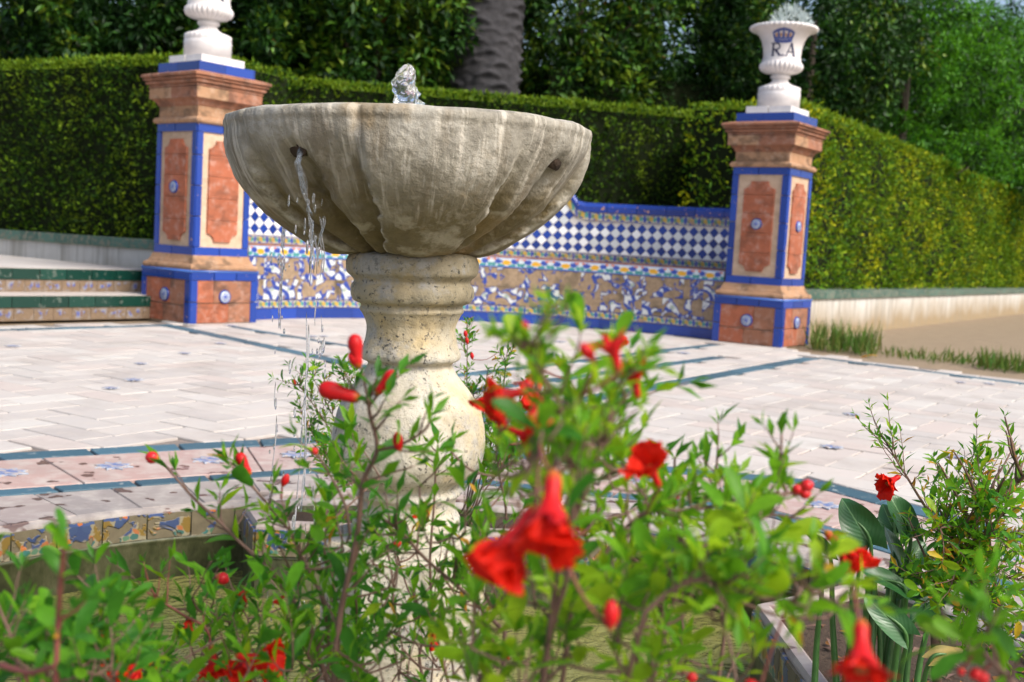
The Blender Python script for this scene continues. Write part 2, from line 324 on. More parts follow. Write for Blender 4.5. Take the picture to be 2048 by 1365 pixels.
def m_stone(streak):
    n = NT('weathered limestone bowl' if streak else 'lichened limestone'); p = n.obj(); uv = n.uv()
    f = n.noise(p, 11, 7, .65); g = n.noise(p, 95, 4, .75); big = n.noise(p, 4.5, 4, .6); sp = n.noise(p, 150, 3, .6)
    if streak:
        c = n.ramp(f, [(.26, (.125, .112, .085)), (.47, (.275, .255, .205)), (.69, (.48, .455, .39))])
        v = n.sep(uv)[1]
        fo = n.n('ShaderNodeAttribute'); fo.attribute_name = 'fold'; fo = fo.outputs['Fac']
        olive = n.step(n.math('ADD', v, n.math('MULTIPLY', n.math('SUBTRACT', big, .5), 1.1)), .28, .80)
        c = n.mix(n.math('MULTIPLY', olive, .86), c, n.mix(g, (.085, .065, .022), (.235, .185, .085)))
        s1 = n.noise(n.scalev(uv, (95, 2.2, 1)), 1, 3, .6); s2 = n.noise(n.scalev(uv, (38, 1.4, 1)), 1, 3, .6); s3 = n.noise(n.scalev(uv, (150, 4, 1)), 1, 2, .5)
        fade = n.step(v, .72, .45)
        c = n.mix(n.math('MULTIPLY', n.step(s2, .52, .66), .6), c, (.16, .125, .075))
        c = n.mix(n.math('MULTIPLY', n.math('MULTIPLY', n.step(s1, .54, .63), fade), .85), c, (.52, .48, .40))
        c = n.mix(n.math('MULTIPLY', n.math('MULTIPLY', n.step(s3, .58, .66), fade), .5), c, (.50, .47, .40))
        c = n.mix(n.math('MULTIPLY', fo, n.step(n.noise(p, 9, 4), .25, .55)), c, n.mix(n.noise(p, 40, 5, .7), (.06, .046, .016), (.25, .19, .085)))  # olive fold stain, darkened further to put the folds' shade into the colour
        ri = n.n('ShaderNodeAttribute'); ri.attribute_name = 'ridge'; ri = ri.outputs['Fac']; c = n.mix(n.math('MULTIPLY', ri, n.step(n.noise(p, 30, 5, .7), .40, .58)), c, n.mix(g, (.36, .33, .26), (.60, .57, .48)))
        c = n.mix(n.step(v, .10, .07), c, n.mix(g, (.36, .33, .25), (.60, .57, .48)))
        c = n.mix(n.math('MULTIPLY', n.step(n.noise(p, 16, 5), .56, .66), .65), c, (.50, .46, .37)); c = n.mix(n.math('MULTIPLY', n.step(n.noise(n.vm('ADD', p, (5, 1, 2)), 7, 4), .56, .68), .5), c, (.34, .22, .08))
    else:
        c = n.ramp(f, [(.28, (.27, .235, .16)), (.5, (.47, .43, .335)), (.70, (.62, .585, .49))])
        z = n.sep(p)[2]
        up = n.step(n.math('ADD', z, n.math('MULTIPLY', n.math('SUBTRACT', big, .5), .2)), .50, .66)
        c = n.mix(n.math('MULTIPLY', up, .8), c, n.mix(n.noise(p, 14, 6, .7), (.115, .085, .03), (.42, .36, .23)))
        c = n.mix(n.math('MULTIPLY', n.step(n.noise(p, 6, 4), .50, .64), .55), c, (.58, .42, .18))
        c = n.mix(n.math('MULTIPLY', n.step(n.noise(p, 7, 6, .75), .52, .60), .75), c, n.mix(n.noise(p, 60, 4, .8), (.17, .175, .18), (.48, .47, .44)))
        pit = n.math('MULTIPLY', n.step(n.noise(p, 110, 4, .75), .565, .62), n.step(n.noise(p, 9, 4), .38, .58)); c = n.mix(n.math('MULTIPLY', pit, .92), c, (.05, .05, .045))
    c = n.mix(n.math('MULTIPLY', n.step(sp, .62, .70), .4), c, (.09, .075, .05))
    n.bump(n.math('ADD', n.math('MULTIPLY', f, .9), n.math('ADD', n.math('MULTIPLY', g, .5), n.math('MULTIPLY', sp, .25))), .8, .006); return n.fin(c, .68, .35)
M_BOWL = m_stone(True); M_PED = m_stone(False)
M_URN = plain('white glazed urn', (.66, .63, .62), .35, .10, 18, .1)
M_INK = plain('dark cobalt lettering', (.012, .016, .07), .3, .1)
M_INK2 = plain('blue crown paint', (.05, .08, .27), .3, .35, 60)
M_INK3 = plain('ochre crown paint', (.45, .25, .12), .3, .2, 60)
def m_water():
    n = NT('murky pond water'); p = n.pos(); f = n.noise(n.scalev(p, (1, 1.3, 1)), 9, 3, .5, 1.6); g = n.noise(p, 70, 2)
    c = n.mix(n.noise(p, 3, 3), (.135, .142, .038), (.215, .205, .07)); n.bump(n.math('ADD', f, n.math('MULTIPLY', g, .4)), .55, .02)
    d = n.vm('DISTANCE', p, (-.29, 1.62, -.185)); rg = n.math('MULTIPLY', n.math('SINE', n.math('MULTIPLY', d, 95)), n.math('POWER', 2.718, n.math('MULTIPLY', d, -5)))
    n.bump(n.math('ADD', n.math('ADD', f, n.math('MULTIPLY', g, .12)), n.math('MULTIPLY', rg, .6)), .85, .03)
    n.b.inputs['IOR'].default_value = 1.33; return n.fin(c, .06, .5)
M_WATER = m_water()
def m_clear():
    n = NT('clear falling water'); n.b.inputs['Transmission Weight'].default_value = .94; n.b.inputs['IOR'].default_value = 1.33
    n.bump(n.noise(n.pos(), 90, 3), .3, .004); return n.fin((.92, .96, 1), .04)
M_CLEAR = m_clear()
M_BARK = m_bed('bark', (.03, .024, .018), (.085, .068, .05))
M_PALMB = m_bed('palm trunk fibre', (.012, .012, .013), (.085, .082, .088))
# --- leaves
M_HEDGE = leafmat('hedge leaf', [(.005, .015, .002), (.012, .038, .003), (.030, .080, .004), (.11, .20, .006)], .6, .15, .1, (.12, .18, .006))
M_HEDGE_R = leafmat('yellow-green hedge leaf', [(.018, .058, .004), (.050, .140, .006), (.105, .225, .008), (.24, .34, .010)], .6, .18, .1, (.40, .40, .008))  # the right hedge's own yellow-green, with yellower patches
M_HEDGE_TOP = leafmat('fresh lit hedge tip', [(.07, .16, .006), (.14, .25, .010), (.20, .28, .012)], .5, .35)  # paler new growth; the lit top edge's brightness is put into the colour
M_HEDGEC = plain('hedge core shade', (.012, .018, .006), .9, .5, 12, .5, .1)  # near-black filler; the shade deep between leaves is put into its colour
M_DRY = leafmat('dry leaf', [(.22, .09, .03), (.30, .15, .04)], .6, .3)
M_TREE_D = leafmat('dark evergreen leaf', [(.004, .018, .003), (.012, .046, .006), (.034, .105, .012)], .5, .12)
M_TREE_M = leafmat('magnolia leaf', [(.008, .030, .004), (.026, .085, .007), (.085, .21, .014), (.18, .25, .02)], .4, .15)
M_TREE_L = leafmat('light tree leaf', [(.008, .046, .003), (.035, .155, .007), (.12, .34, .014)], .45, .28)
M_LEAF = [leafmat('pomegranate leaf deep', [(.034, .145, .013), (.068, .235, .018)], .42, .42),
          leafmat('pomegranate leaf mid', [(.085, .275, .012), (.165, .37, .014)], .42, .47),
          leafmat('pomegranate leaf lime', [(.17, .36, .010), (.30, .45, .014)], .4, .5),
          leafmat('pomegranate leaf yellow', [(.50, .38, .02), (.55, .24, .03)], .45, .4)]
M_STEM = plain('pomegranate stem', (.15, .085, .06), .7, .3, 80, .2)
M_STEM_R = plain('young red stem', (.20, .055, .04), .6, .3, 80, .2)
def m_red(name, a, b, rough, tr):
    n = NT(name); p = n.pos(); c = n.mix(n.noise(p, 60, 3), a, b); c = n.mix(n.math('MULTIPLY', n.step(n.noise(p, 260, 3, .7), .5, .7), .35), c, tuple(q*.55 for q in a)); zz = n.sep(n.gen())[2]
    if tr < .2: c = n.mix(n.math('MULTIPLY', n.step(n.math('ADD', zz, n.math('MULTIPLY', n.noise(p, 90, 2), .1)), .24, .06), .8), c, (.36, .22, .03))
    n.bump(n.noise(p, 140, 3), .25, .001); n.fin(c, rough, .25)
    n.b.inputs['Subsurface Weight'].default_value = 0
    t = n.n('ShaderNodeBsdfTranslucent'); n.set(t.inputs[0], c); ms = n.n('ShaderNodeMixShader'); ms.inputs[0].default_value = tr
    n.t.links.new(n.b.outputs[0], ms.inputs[1]); n.t.links.new(t.outputs[0], ms.inputs[2]); n.t.links.new(ms.outputs[0], n.out.inputs[0]); return n.m
M_RED = m_red('waxy red calyx', (.46, .005, .008), (.60, .012, .012), .45, .1)
M_PETAL = m_red('scarlet petal', (.70, .006, .003), (.82, .030, .006), .6, .42)
M_BERRY = m_red('crimson bud', (.50, .012, .02), (.62, .03, .03), .25, .05)
M_STAMEN = plain('stamen', (.45, .20, .05), .6, .3)
def m_arum():
    n = NT('arum leaf'); uv = n.uv(); x, y, z = n.sep(uv); d = n.math('ABSOLUTE', n.math('SUBTRACT', x, .5))
    vein = n.math('SINE', n.math('MULTIPLY', n.math('SUBTRACT', y, n.math('MULTIPLY', d, .9)), 60)); c = n.mix(n.noise(n.pos(), 20, 3), (.018, .080, .022), (.040, .140, .038))
    c = n.mix(n.math('MULTIPLY', n.step(vein, .6, 1), .14), c, (.06, .17, .05)); c = n.mix(n.step(d, .030, .012), c, (.13, .27, .10)); n.bump(vein, .08, .002)
    return n.fin(c, .32, .5)
M_ARUM = m_arum()
M_ARUMS = plain('arum stalk', (.05, .14, .03), .4, .3, 40)
M_ARUMDRY = plain('yellowing arum leaf', (.28, .21, .06), .6, .4, 30)
M_SILVER = leafmat('silver leaf', [(.42, .50, .48), (.62, .70, .68)], .6, .2)
M_GRASS = leafmat('weed blade', [(.04, .14, .015), (.08, .20, .022), (.19, .17, .05)], .6, .3)
# ================================================================== SETTING
CX, CY_ = -0.16, 1.82                       # middle of the octagonal basin
A57 = R_(57); E1 = Vector((math.cos(A57), math.sin(A57))); E2 = Vector((math.cos(A57+math.pi/2), math.sin(A57+math.pi/2)))
def polar_sheet(name, mat, r0, rfun, z, kind, n=144, rings=(1,)):
    mb = MB(); V = []
    rr = [0]+list(rings)
    for t in rr:
        for k in range(n):
            a = 2*math.pi*k/n; r1 = rfun(a); r = r0+(r1-r0)*t
            V.append((CX+r*math.cos(a), CY_+r*math.sin(a), z))
    F_ = [(j*n+k, j*n+(k+1) % n, (j+1)*n+(k+1) % n, (j+1)*n+k) for j in range(len(rr)-1) for k in range(n)]
    F_ = [tuple(reversed(f)) for f in F_]
    mb.add(V, [tuple(reversed(f)) for f in F_]); return tag(mb.build(name, mat), kind=kind)
polar_sheet('ground', M_SAND, 1.42, lambda a: 120, -0.022, 'structure', rings=(.01, .05, .1, .3, 1))
# plaza outline: two straight edges at +57 and -46 degrees, the bench apse closing the far corner
EA0, EA1 = Vector((-3.21, 7.02)), Vector((-2.46, 8.03))
EE0, EE1 = Vector((2.31, 8.45)), Vector((3.37, 7.35))
BC = Vector((.13, 7.79)); BR = 2.47           # centre and radius of the curved bench
dA = (EA1-EA0).normalized(); nA = Vector((-dA.y, dA.x)); dE = (EE1-EE0).normalized(); nE = Vector((-dE.y, dE.x))
def in_plaza(p, pad=0):
    p = Vector(p)
    if (p-BC).length < BR+.02 and (p-BC).dot(Vector((-.21, .977))) > .2: return True
    return (p-EA0).dot(nA) < .28-pad and (p-EE0).dot(nE) < .30-pad and (p-BC).dot(Vector((-.21, .977))) < 1.25 and p.y > -3
pave = MB()
bed = []
def plaza_r(a):
    r = 1.44
    while r < 11 and in_plaza((CX+r*math.cos(a), CY_+r*math.sin(a))): r += .03
    return r
polar_sheet('mortar_bed', M_JOINT, 1.42, plaza_r, -0.010, 'structure', n=360)
pav = tag(bpy.data.objects.new('pavement', None), kind='structure'); COL.objects.link(pav)
def octr(p, R):                              # signed distance outside an octagon with vertices at 102+45k deg
    d = Vector((p[0]-CX, p[1]-CY_)); best = -9; bn = None
    for k in range(8):
        a = R_(102+22.5+45*k); nn = Vector((math.cos(a), math.sin(a))); q = d.dot(nn)-R*math.cos(R_(22.5))
        if q > best: best = q; bn = nn
    return best, bn
def clip(poly, nn, c):                       # keep nn.p >= c
    out = []
    for i in range(len(poly)):
        a, b = poly[i], poly[(i+1) % len(poly)]; da = nn[0]*a[0]+nn[1]*a[1]-c; db = nn[0]*b[0]+nn[1]*b[1]-c
        if da >= 0: out.append(a)
        if (da < 0) != (db < 0):
            t = da/(da-db); out.append((a[0]+(b[0]-a[0])*t, a[1]+(b[1]-a[1])*t))
    return out
BANDS = [(EA0-dA*6, EA1+dA*.05, .055), (Vector((-2.45, 8.00)), Vector((-.75, 6.10)), .055), (Vector((-2.07, 8.23)), Vector((-.62, 6.86)), .035),
         (G(1430, 689).xy, G(900, 752).xy, .045), (G(1440, 714).xy, G(860, 793).xy, .05), (G(1622, 716).xy, G(800, 866).xy, .06), (EE0, EE1+dE*6, .055)]
ROUT, RIN = 2.21, 1.68
pavers = []
def emit(store, poly, z1, z0=-.012, bev=.003):
    if len(poly) < 3: return
    ar = abs(sum(poly[i][0]*poly[(i+1) % len(poly)][1]-poly[(i+1) % len(poly)][0]*poly[i][1] for i in range(len(poly)))/2)
    if ar < .0016: return
    # shrink for the joint
    cx = sum(p[0] for p in poly)/len(poly); cy = sum(p[1] for p in poly)/len(poly); s_ = 1-.0068/math.sqrt(ar)
    store.append((cx, cy, [(cx+(p[0]-cx)*s_, cy+(p[1]-cy)*s_) for p in poly], z1, z0, bev))
LP, WP = .30, .15
for i in range(-40, 60):
    for j in range(-40, 60):                 # herringbone
        for hv in (0, 1):
            k_ = i-j
            # unit cell of 2x1 herringbone
            ox = (i*WP + j*LP*0); oy = j*WP
            if hv == 0:
                if (i-j) % 4 != 0: continue
                x0, y0, sx, sy = i*WP, j*WP, LP, WP
            else:
                if (i-j) % 4 != 3: continue
                x0, y0, sx, sy = i*WP, j*WP, WP, LP
            jx, jy = random.uniform(-.003, .003), random.uniform(-.003, .003)
            rect = [(x0+jx, y0+jy), (x0+sx+jx, y0+jy), (x0+sx+jx, y0+sy+jy), (x0+jx, y0+sy+jy)]
            poly = [(CX+E1.x*a+E2.x*b, CY_+2.6+E1.y*a+E2.y*b) for a, b in rect]
            c = Vector((sum(p[0] for p in poly)/4, sum(p[1] for p in poly)/4))
            if not in_plaza(c, .08) or c.y < 1.0 or abs(c.x) > .62*c.y+.8: continue
            d, nn = octr(c, ROUT)
            if d < -.02: continue
            poly = clip(poly, nn, nn.dot(Vector((CX, CY_)))+ROUT*math.cos(R_(22.5))+.012)
            for a, b, hw in BANDS:
                t = (b-a).normalized(); q = Vector((-t.y, t.x)); al = (c-a).dot(t)
                if al < -.1 or al > (b-a).length+.1: continue
                sd_ = (c-a).dot(q)
                if abs(sd_) > .4: continue
                sg = 1 if sd_ >= 0 else -1
                poly = clip(poly, q*sg, (q*sg).dot(a)+hw+.008)
                if len(poly) < 3: break
            emit(pavers, poly, random.gauss(0, .0006))
pavers.sort(key=lambda t: (t[0]**2+t[1]**2))
rest = MB()
for k, (cx, cy, poly, z1, z0, bev) in enumerate(pavers):
    if k < 300:
        mb = MB(); mb.prism([(p[0]-cx, p[1]-cy) for p in poly], z0, z1, bev)
        mb.build('paver', M_PAVER, pav, mw=Matrix.Translation((cx, cy, 0)) @ Matrix.Rotation(random.gauss(0, .0015), 4, 'X'))
    else: rest.prism(poly, z0, z1, bev)
tag(rest.build('paver_field', M_PAVER, pav), kind='stuff')
# straight slate-blue bands
bt = []
for a, b, hw in BANDS:
    L = (b-a).length; t = (b-a)/L; q = Vector((-t.y, t.x)); n_ = max(1, int(L/.30))
    for i in range(n_):
        s0, s1 = a+t*(L*i/n_), a+t*(L*(i+1)/n_)
        poly = [tuple(s0-q*hw), tuple(s1-q*hw), tuple(s1+q*hw), tuple(s0+q*hw)]
        c = (s0+s1)/2
        if c.y < 1.5 or abs(c.x) > .62*c.y+.8 or octr(c, ROUT)[0] < 0: continue
        emit(bt, poly, -.0005+random.gauss(0, .0008))
def octpt(R, k, t):                         # point along octagon side k
    a0, a1 = R_(102+45*k), R_(102+45*(k+1))
    return Vector((CX+R*(math.cos(a0)*(1-t)+math.cos(a1)*t), CY_+R*(math.sin(a0)*(1-t)+math.sin(a1)*t)))
slabs, cops = [], []
WB = .115
for k in range(8):
    n_ = 6
    for i in range(n_):
        t0, t1 = i/n_, (i+1)/n_
        emit(bt, [tuple(octpt(ROUT, k, t0)), tuple(octpt(ROUT, k, t1)), tuple(octpt(ROUT-WB, k, t1)), tuple(octpt(ROUT-WB, k, t0))], .0005)
        emit(bt, [tuple(octpt(RIN, k, t0)), tuple(octpt(RIN, k, t1)), tuple(octpt(RIN-.075, k, t1)), tuple(octpt(RIN-.075, k, t0))], .0005)
    n_ = 5
    for i in range(n_):
        t0, t1 = i/n_, (i+1)/n_
        emit(slabs, [tuple(octpt(ROUT-WB-.002, k, t0)), tuple(octpt(ROUT-WB-.002, k, t1)), tuple(octpt(RIN+.002, k, t1)), tuple(octpt(RIN+.002, k, t0))], random.gauss(0, .001))
for st, mat, nm in ((bt, M_BAND, 'band_tile'), (slabs, M_SLAB, 'border_slab')):
    for cx, cy, poly, z1, z0, bev in st:
        mb = MB(); mb.prism([(p[0]-cx, p[1]-cy) for p in poly], z0, z1, bev); mb.build(nm, mat, pav, mw=Matrix.Translation((cx, cy, 0)))
# star inserts at the slab joints and small blue tiles among the pavers
star = MB(); pts = []
for k in range(16):
    a = math.pi*k/8; r = .058 if k % 2 == 0 else .034
    pts.append((r*math.cos(a), r*math.sin(a)))
star.prism(pts, -.004, .0, .001)
def m_star():
    n = NT('blue and white star insert'); o = n.obj(); d = n.vm('LENGTH', o); f = n.noise(o, 45, 2)
    c = n.mix(n.step(n.math('ADD', d, n.math('MULTIPLY', f, .05)), .045, .07), (.13, .18, .36), (.36, .40, .46)); c = n.mix(n.step(f, .50, .56), c, (.44, .38, .35)); return n.fin(c, .5)
M_STAR = m_star(); starme = star.mesh('star_insert', M_STAR)
for k in range(8):
    for i in range(5):
        p = (octpt(ROUT-WB, k, i/5+.1)*.5+octpt(RIN, k, i/5+.1)*.5); link('star_insert', starme, pav, Matrix.Translation((p.x, p.y, .0055)) @ Matrix.Rotation(k*.785, 4, 'Z'))
for k in range(26):
    for _ in range(30):
        y = random.uniform(3.6, 8.6); p = Vector((random.uniform(-.5, .5)*y, y))
        if in_plaza(p, .3) and octr(p, ROUT)[0] > .1: break
    sc = random.uniform(.6, .95); link('blue_insert', starme, pav, Matrix.Translation((p.x, p.y, .0075)) @ Matrix.Rotation(A57, 4, 'Z') @ Matrix.Scale(sc, 4))

# ------------------------------------------------------------------ basin
RB = 1.225
PL = {  # planter outlines in plan; index of the front edge(s) facing the water first
 'back': [(-.60, 2.705), (.26, 2.775), (.37, 3.00), (.40, 3.06), (.20, 3.115), (0, 3.145), (-.25, 3.15), (-.45, 3.125), (-.63, 3.06), (-.665, 2.86)],
 'right': [(.56, 1.25), (.537, 2.285), (.735, 2.44), (.93, 2.60), (1.03, 2.43), (1.12, 2.18), (1.17, 1.9), (1.16, 1.6), (1.08, 1.3), (.85, 1.18)],
 'near': [(.36, .93), (-.62, .90), (-.78, .72), (-.66, .60), (-.4, .52), (-.1, .49), (.2, .53), (.45, .66)]}
def pang(key):
    aa = [math.degrees(math.atan2(y-CY_, x-CX)) % 360 for x, y in PL[key] if math.hypot(x-CX, y-CY_) > 1.1]; return aa
SECT = {'back': (66.5, 111.0), 'right': (-31, 36.2), 'near': (232, 300)}
def in_sector(a):
    a = a % 360
    for k, (a0, a1) in SECT.items():
        if (a-a0) % 360 < (a1-a0): return True
    return False
basin = thing('fountain_basin', 'sunken round pool basin lined with painted tiles around the stone fountain', 'basin', (CX, CY_, 0))
# coping slabs between the inner band and the basin edge (outer ring bends round the planters)
NSL = 48
for i in range(NSL):
    a0, a1 = 360*i/NSL, 360*(i+1)/NSL
    pl = in_sector((a0+a1)/2); ri = 1.345 if pl else RB+.012
    inner = [(CX+ri*math.cos(R_(a)), CY_+ri*math.sin(R_(a))) for a in (a1, (a0+a1)/2, a0)]
    outer = []
    for a in (a0, (a0+a1)/2, a1):
        dd = Vector((math.cos(R_(a)), math.sin(R_(a)))); lo, hi = 1.2, 1.9
        for _ in range(24):
            mid = (lo+hi)/2
            if octr((CX+dd.x*mid, CY_+dd.y*mid), RIN-.079)[0] > 0: hi = mid
            else: lo = mid
        outer.append((CX+dd.x*lo, CY_+dd.y*lo))
    poly = outer+inner; cx = sum(p[0] for p in poly)/6; cy = sum(p[1] for p in poly)/6
    mb = MB(); mb.prism([(cx-cx+(p[0]-cx)*.987, (p[1]-cy)*.987) for p in poly], -.012, random.gauss(0, .0012), .004)
    mb.build('coping_slab', M_COPING, pav, mw=Matrix.Translation((cx, cy, 0)))
polar_sheet('coping_bed', M_JOINT, RB+.03, lambda a: 1.46, -.014, 'structure')
# wall: rounded nosing, tile course, mossy wall
mb = MB(); n_ = 240
prof = [(RB+.045, -.006), (RB+.02, -.001), (RB+.004, -.006), (RB, -.016), (RB+.006, -.078), (RB-.004, -.082), (RB-.005, -.088), (RB+.002, -.094), (RB-.006, -.42)]
mb.lathe([(r, z) for r, z in prof], n_); mb.f = [tuple(reversed(f)) for f in mb.f]
for i, f in enumerate(mb.f): mb.mi[i] = 0 if i < 3*n_ else 1
mb.v = [(x, y, z) for x, y, z in mb.v]
mb.build('basin_wall', [M_COPING, M_MOSS], basin, True, mw=Matrix.Identity(4)).matrix_parent_inverse = Matrix.Identity(4)
tl = MB(); TWD = .112; tl.box((0, 0, 0), (TWD-.003, .012, .064)); tileme = tl.mesh('painted_tile', M_BASINT)
NT_ = int(2*math.pi*RB/TWD)
for i in range(NT_):
    a = 2*math.pi*(i+.5)/NT_
    if in_sector(math.degrees(a)): continue
    M_ = Matrix(((math.sin(a), math.cos(a), 0, CX+(RB+.002)*math.cos(a)), (-math.cos(a), math.sin(a), 0, CY_+(RB+.002)*math.sin(a)), (0, 0, 1, -.047+random.gauss(0, .0008)), (0, 0, 0, 1)))
    link('painted_tile', tileme, basin, M_)
mb = MB(); mb.lathe([(0.001, -.42), (RB-.006, -.42)], 64); mb.build('basin_floor', M_MOSS, basin).matrix_parent_inverse = Matrix.Identity(4)
mb = MB(); V = []; nr, na = 14, 120
mb.lathe([(0.02+(RB-.025)*j/nr, -.185) for j in range(nr+1)], na, (CX, CY_)); tag(mb.build('water', M_WATER, None, True), kind='structure')
PLAB = {'back': 'low tiled planter behind the fountain pedestal, full of dwarf pomegranate', 'right': 'low tiled planter at right holding arum and pomegranate', 'near': 'low tiled planter nearest the camera under the foreground bushes'}
for key, poly in PL.items():
    cx = sum(p[0] for p in poly)/len(poly); cy = sum(p[1] for p in poly)/len(poly)
    pt = thing('planter', PLAB[key], 'planter', (cx, cy, -.42), group='corner planters of the basin')
    n = len(poly); inn = []
    area = sum(poly[i][0]*poly[(i+1) % n][1]-poly[(i+1) % n][0]*poly[i][1] for i in range(n))
    pl = [Vector(p) for p in (poly if area > 0 else poly[::-1])]
    for i in range(n):
        a, b, c = pl[i-1], pl[i], pl[(i+1) % n]
        t0 = (b-a).normalized(); t1 = (c-b).normalized(); n0 = Vector((-t0.y, t0.x)); n1 = Vector((-t1.y, t1.x)); q = (n0+n1).normalized(); inn.append(b+q*(.034/max(.4, q.dot(n0))))
    mb = MB(); rings = [([p for p in pl], -.42), ([p for p in pl], -.088), ([p-(p-Vector((cx, cy))).normalized()*-.006 for p in pl], -.084), ([p for p in pl], -.078), ([p for p in pl], -.006), ([p*.88+q_*.12 for p, q_ in zip(pl, inn)], .004), ([p*.3+q_*.7 for p, q_ in zip(pl, inn)], .006), (inn, -.002), (inn, -.10)]
    V = [(p.x, p.y, z) for rg, z in rings for p in rg]
    F_ = [(j*n+i, j*n+(i+1) % n, (j+1)*n+(i+1) % n, (j+1)*n+i) for j in range(len(rings)-1) for i in range(n)]
    mb.add(V, F_)
    for i in range(len(mb.f)): mb.mi[i] = 1 if i < 3*n else 0
    w_ = mb.build('planter_wall', [M_COPING, M_MOSS], pt)
    mb = MB(); mb.add([(p.x, p.y, -.030+random.uniform(-.01, .01)) for p in inn]+[(cx, cy, -.020)], [(i, (i+1) % n, n) for i in range(n)]); mb.build('soil', M_SOIL_SHADE, pt)
    for i in range(n):
        a, b = pl[i], pl[(i+1) % n]; mid = (a+b)/2
        if math.hypot(mid.x-CX, mid.y-CY_) > 1.24: continue
        L = (b-a).length; t = (b-a)/L; nn = Vector((t.y, -t.x)); k = max(1, int(round(L/TWD)))
        for j in range(k):
            p = a+t*(L*(j+.5)/k)+nn*.001; sx = L/k/TWD
            M_ = Matrix(((t.x*sx, -nn.x, 0, p.x), (t.y*sx, -nn.y, 0, p.y), (0, 0, 1, -.043+random.gauss(0, .0008)), (0, 0, 0, 1))); link('painted_tile', tileme, pt, M_)

# ------------------------------------------------------------------ curved tiled bench
def arcM(R, a, z, tilt=0):
    return Matrix(((math.sin(a), math.cos(a), 0, BC.x+R*math.cos(a)), (-math.cos(a), math.sin(a), 0, BC.y+R*math.sin(a)), (0, 0, 1, z), (0, 0, 0, 1)))
bench = thing('tiled_bench', 'curved garden bench clad in blue, white and yellow glazed tiles between the two pillars', 'bench', (BC.x-.5, BC.y+2.5, 0))
BA0, BA1 = R_(48), R_(155)
RBK = BR+.40
def top_h(a):
    d = abs(math.degrees(a)-101.5)
    if d > 20: return 1.09
    if d > 15.5: return 1.09+.30*(20-d)/4.5
    return 1.39
def arcwall(name, mat, r0, r1, z0, zt, n=120, smooth=False):
    mb = MB(); V = []
    for i in range(n+1):
        a = BA0+(BA1-BA0)*i/n; z1 = zt(a) if callable(zt) else zt; zb = z0(a) if callable(z0) else z0
        for r, z in ((r0, zb), (r0, z1), (r1, z1), (r1, zb)): V.append((BC.x+r*math.cos(a), BC.y+r*math.sin(a), z))
    F_ = [(i*4+k, i*4+(k+1) % 4, i*4+4+(k+1) % 4, i*4+4+k) for i in range(n) for k in range(4)]; F_ += [(0, 3, 2, 1), (n*4, n*4+1, n*4+2, n*4+3)]
    mb.add(V, F_); return mb.build(name, mat, bench)
arcwall('seat_block', M_GROUT, BR, RBK+.02, -.015, .592)
arcwall('backrest_wall', M_GROUT_W, RBK, RBK+.20, -.015, top_h)
# tile courses
def course(name, mat, R, z0, z1, width, gap=.0025, th=.012, skip=0.0, a0=BA0, a1=BA1):
    k = int((a1-a0)*R/width); wd = (a1-a0)*R/k
    mb = MB(); mb.box((0, 0, 0), (wd-gap, th, z1-z0-gap)); me = mb.mesh(name, mat)
    for i in range(k):
        if random.random() < skip: continue
        link(name, me, bench, arcM(R-th/2+random.gauss(0, .0008), a0+(a1-a0)*(i+.5)/k, (z0+z1)/2))
course('skirting_tile', M_BLUE, BR, 0.0, .088, .285)
course('border_tile', M_BORDER, BR, .09, .158, .13, skip=.05)
course('riser_tile', M_ORN, BR, .16, .325, .19); course('riser_tile', M_ORN, BR, .327, .50, .19)
course('seat_edge_tile', M_FLOWERT, BR-.004, .503, .592, .265)
course('back_border_tile', M_BORDER, RBK, .602, .672, .13, skip=.04)
# seat top tiles
k = 22; mb = MB(); wd = (BA1-BA0)*(BR+.2)/k; mb.box((0, 0, 0), (wd-.006, .385, .012)); me = mb.mesh('seat_tile', M_CLAY_OLD)
for i in range(k): link('seat_tile', me, bench, arcM(BR+.197, BA0+(BA1-BA0)*(i+.5)/k, .598))
# harlequin tiles
DG = .098; hd = DG/2; dm = MB(); q_ = hd-.003
dm.add([(-q_, -.006, 0), (0, -.006, -q_), (q_, -.006, 0), (0, -.006, q_), (-q_, .004, 0), (0, .004, -q_), (q_, .004, 0), (0, .004, q_)], [(0, 1, 2, 3), (0, 4, 5, 1), (1, 5, 6, 2), (2, 6, 7, 3), (3, 7, 4, 0)])
dB = dm.mesh('blue_tile', M_BLUE); dW = dm.mesh('white_tile', M_WHITE_T)
tri = MB(); tri.mat = 0
k = int((BA1-BA0)*RBK/DG); stepa = (BA1-BA0)/k; z_lo = .678
for i in range(2*k):
    a = BA0+stepa*(i*.5+.25)
    for j in range(0, 13):
        z = z_lo+hd*j
        if z+hd > top_h(a)-.118 or z-hd < z_lo-.001: continue
        if (i+j) % 2: continue
        vx = BC.x+RBK*math.cos(a)
        blue = (j % 2 == 1)
        link('blue_tile' if blue else 'white_tile', dB if blue else dW, bench, arcM(RBK+.0015+random.gauss(0, .0006), a, z))
# white half tiles along bottom and top rows of the harlequin field
hm = MB(); hm.add([(-q_, -.006, 0), (q_, -.006, 0), (0, -.006, q_), (-q_, .004, 0), (q_, .004, 0), (0, .004, q_)], [(0, 1, 2), (0, 3, 4, 1), (1, 4, 5, 2), (2, 5, 3, 0)])
hM = hm.mesh('half_tile', M_WHITE_T)
for i in range(2*k):
    a = BA0+stepa*(i*.5+.25)
    if i % 2 == 0: link('half_tile', hM, bench, arcM(RBK+.0015, a, z_lo+.002))
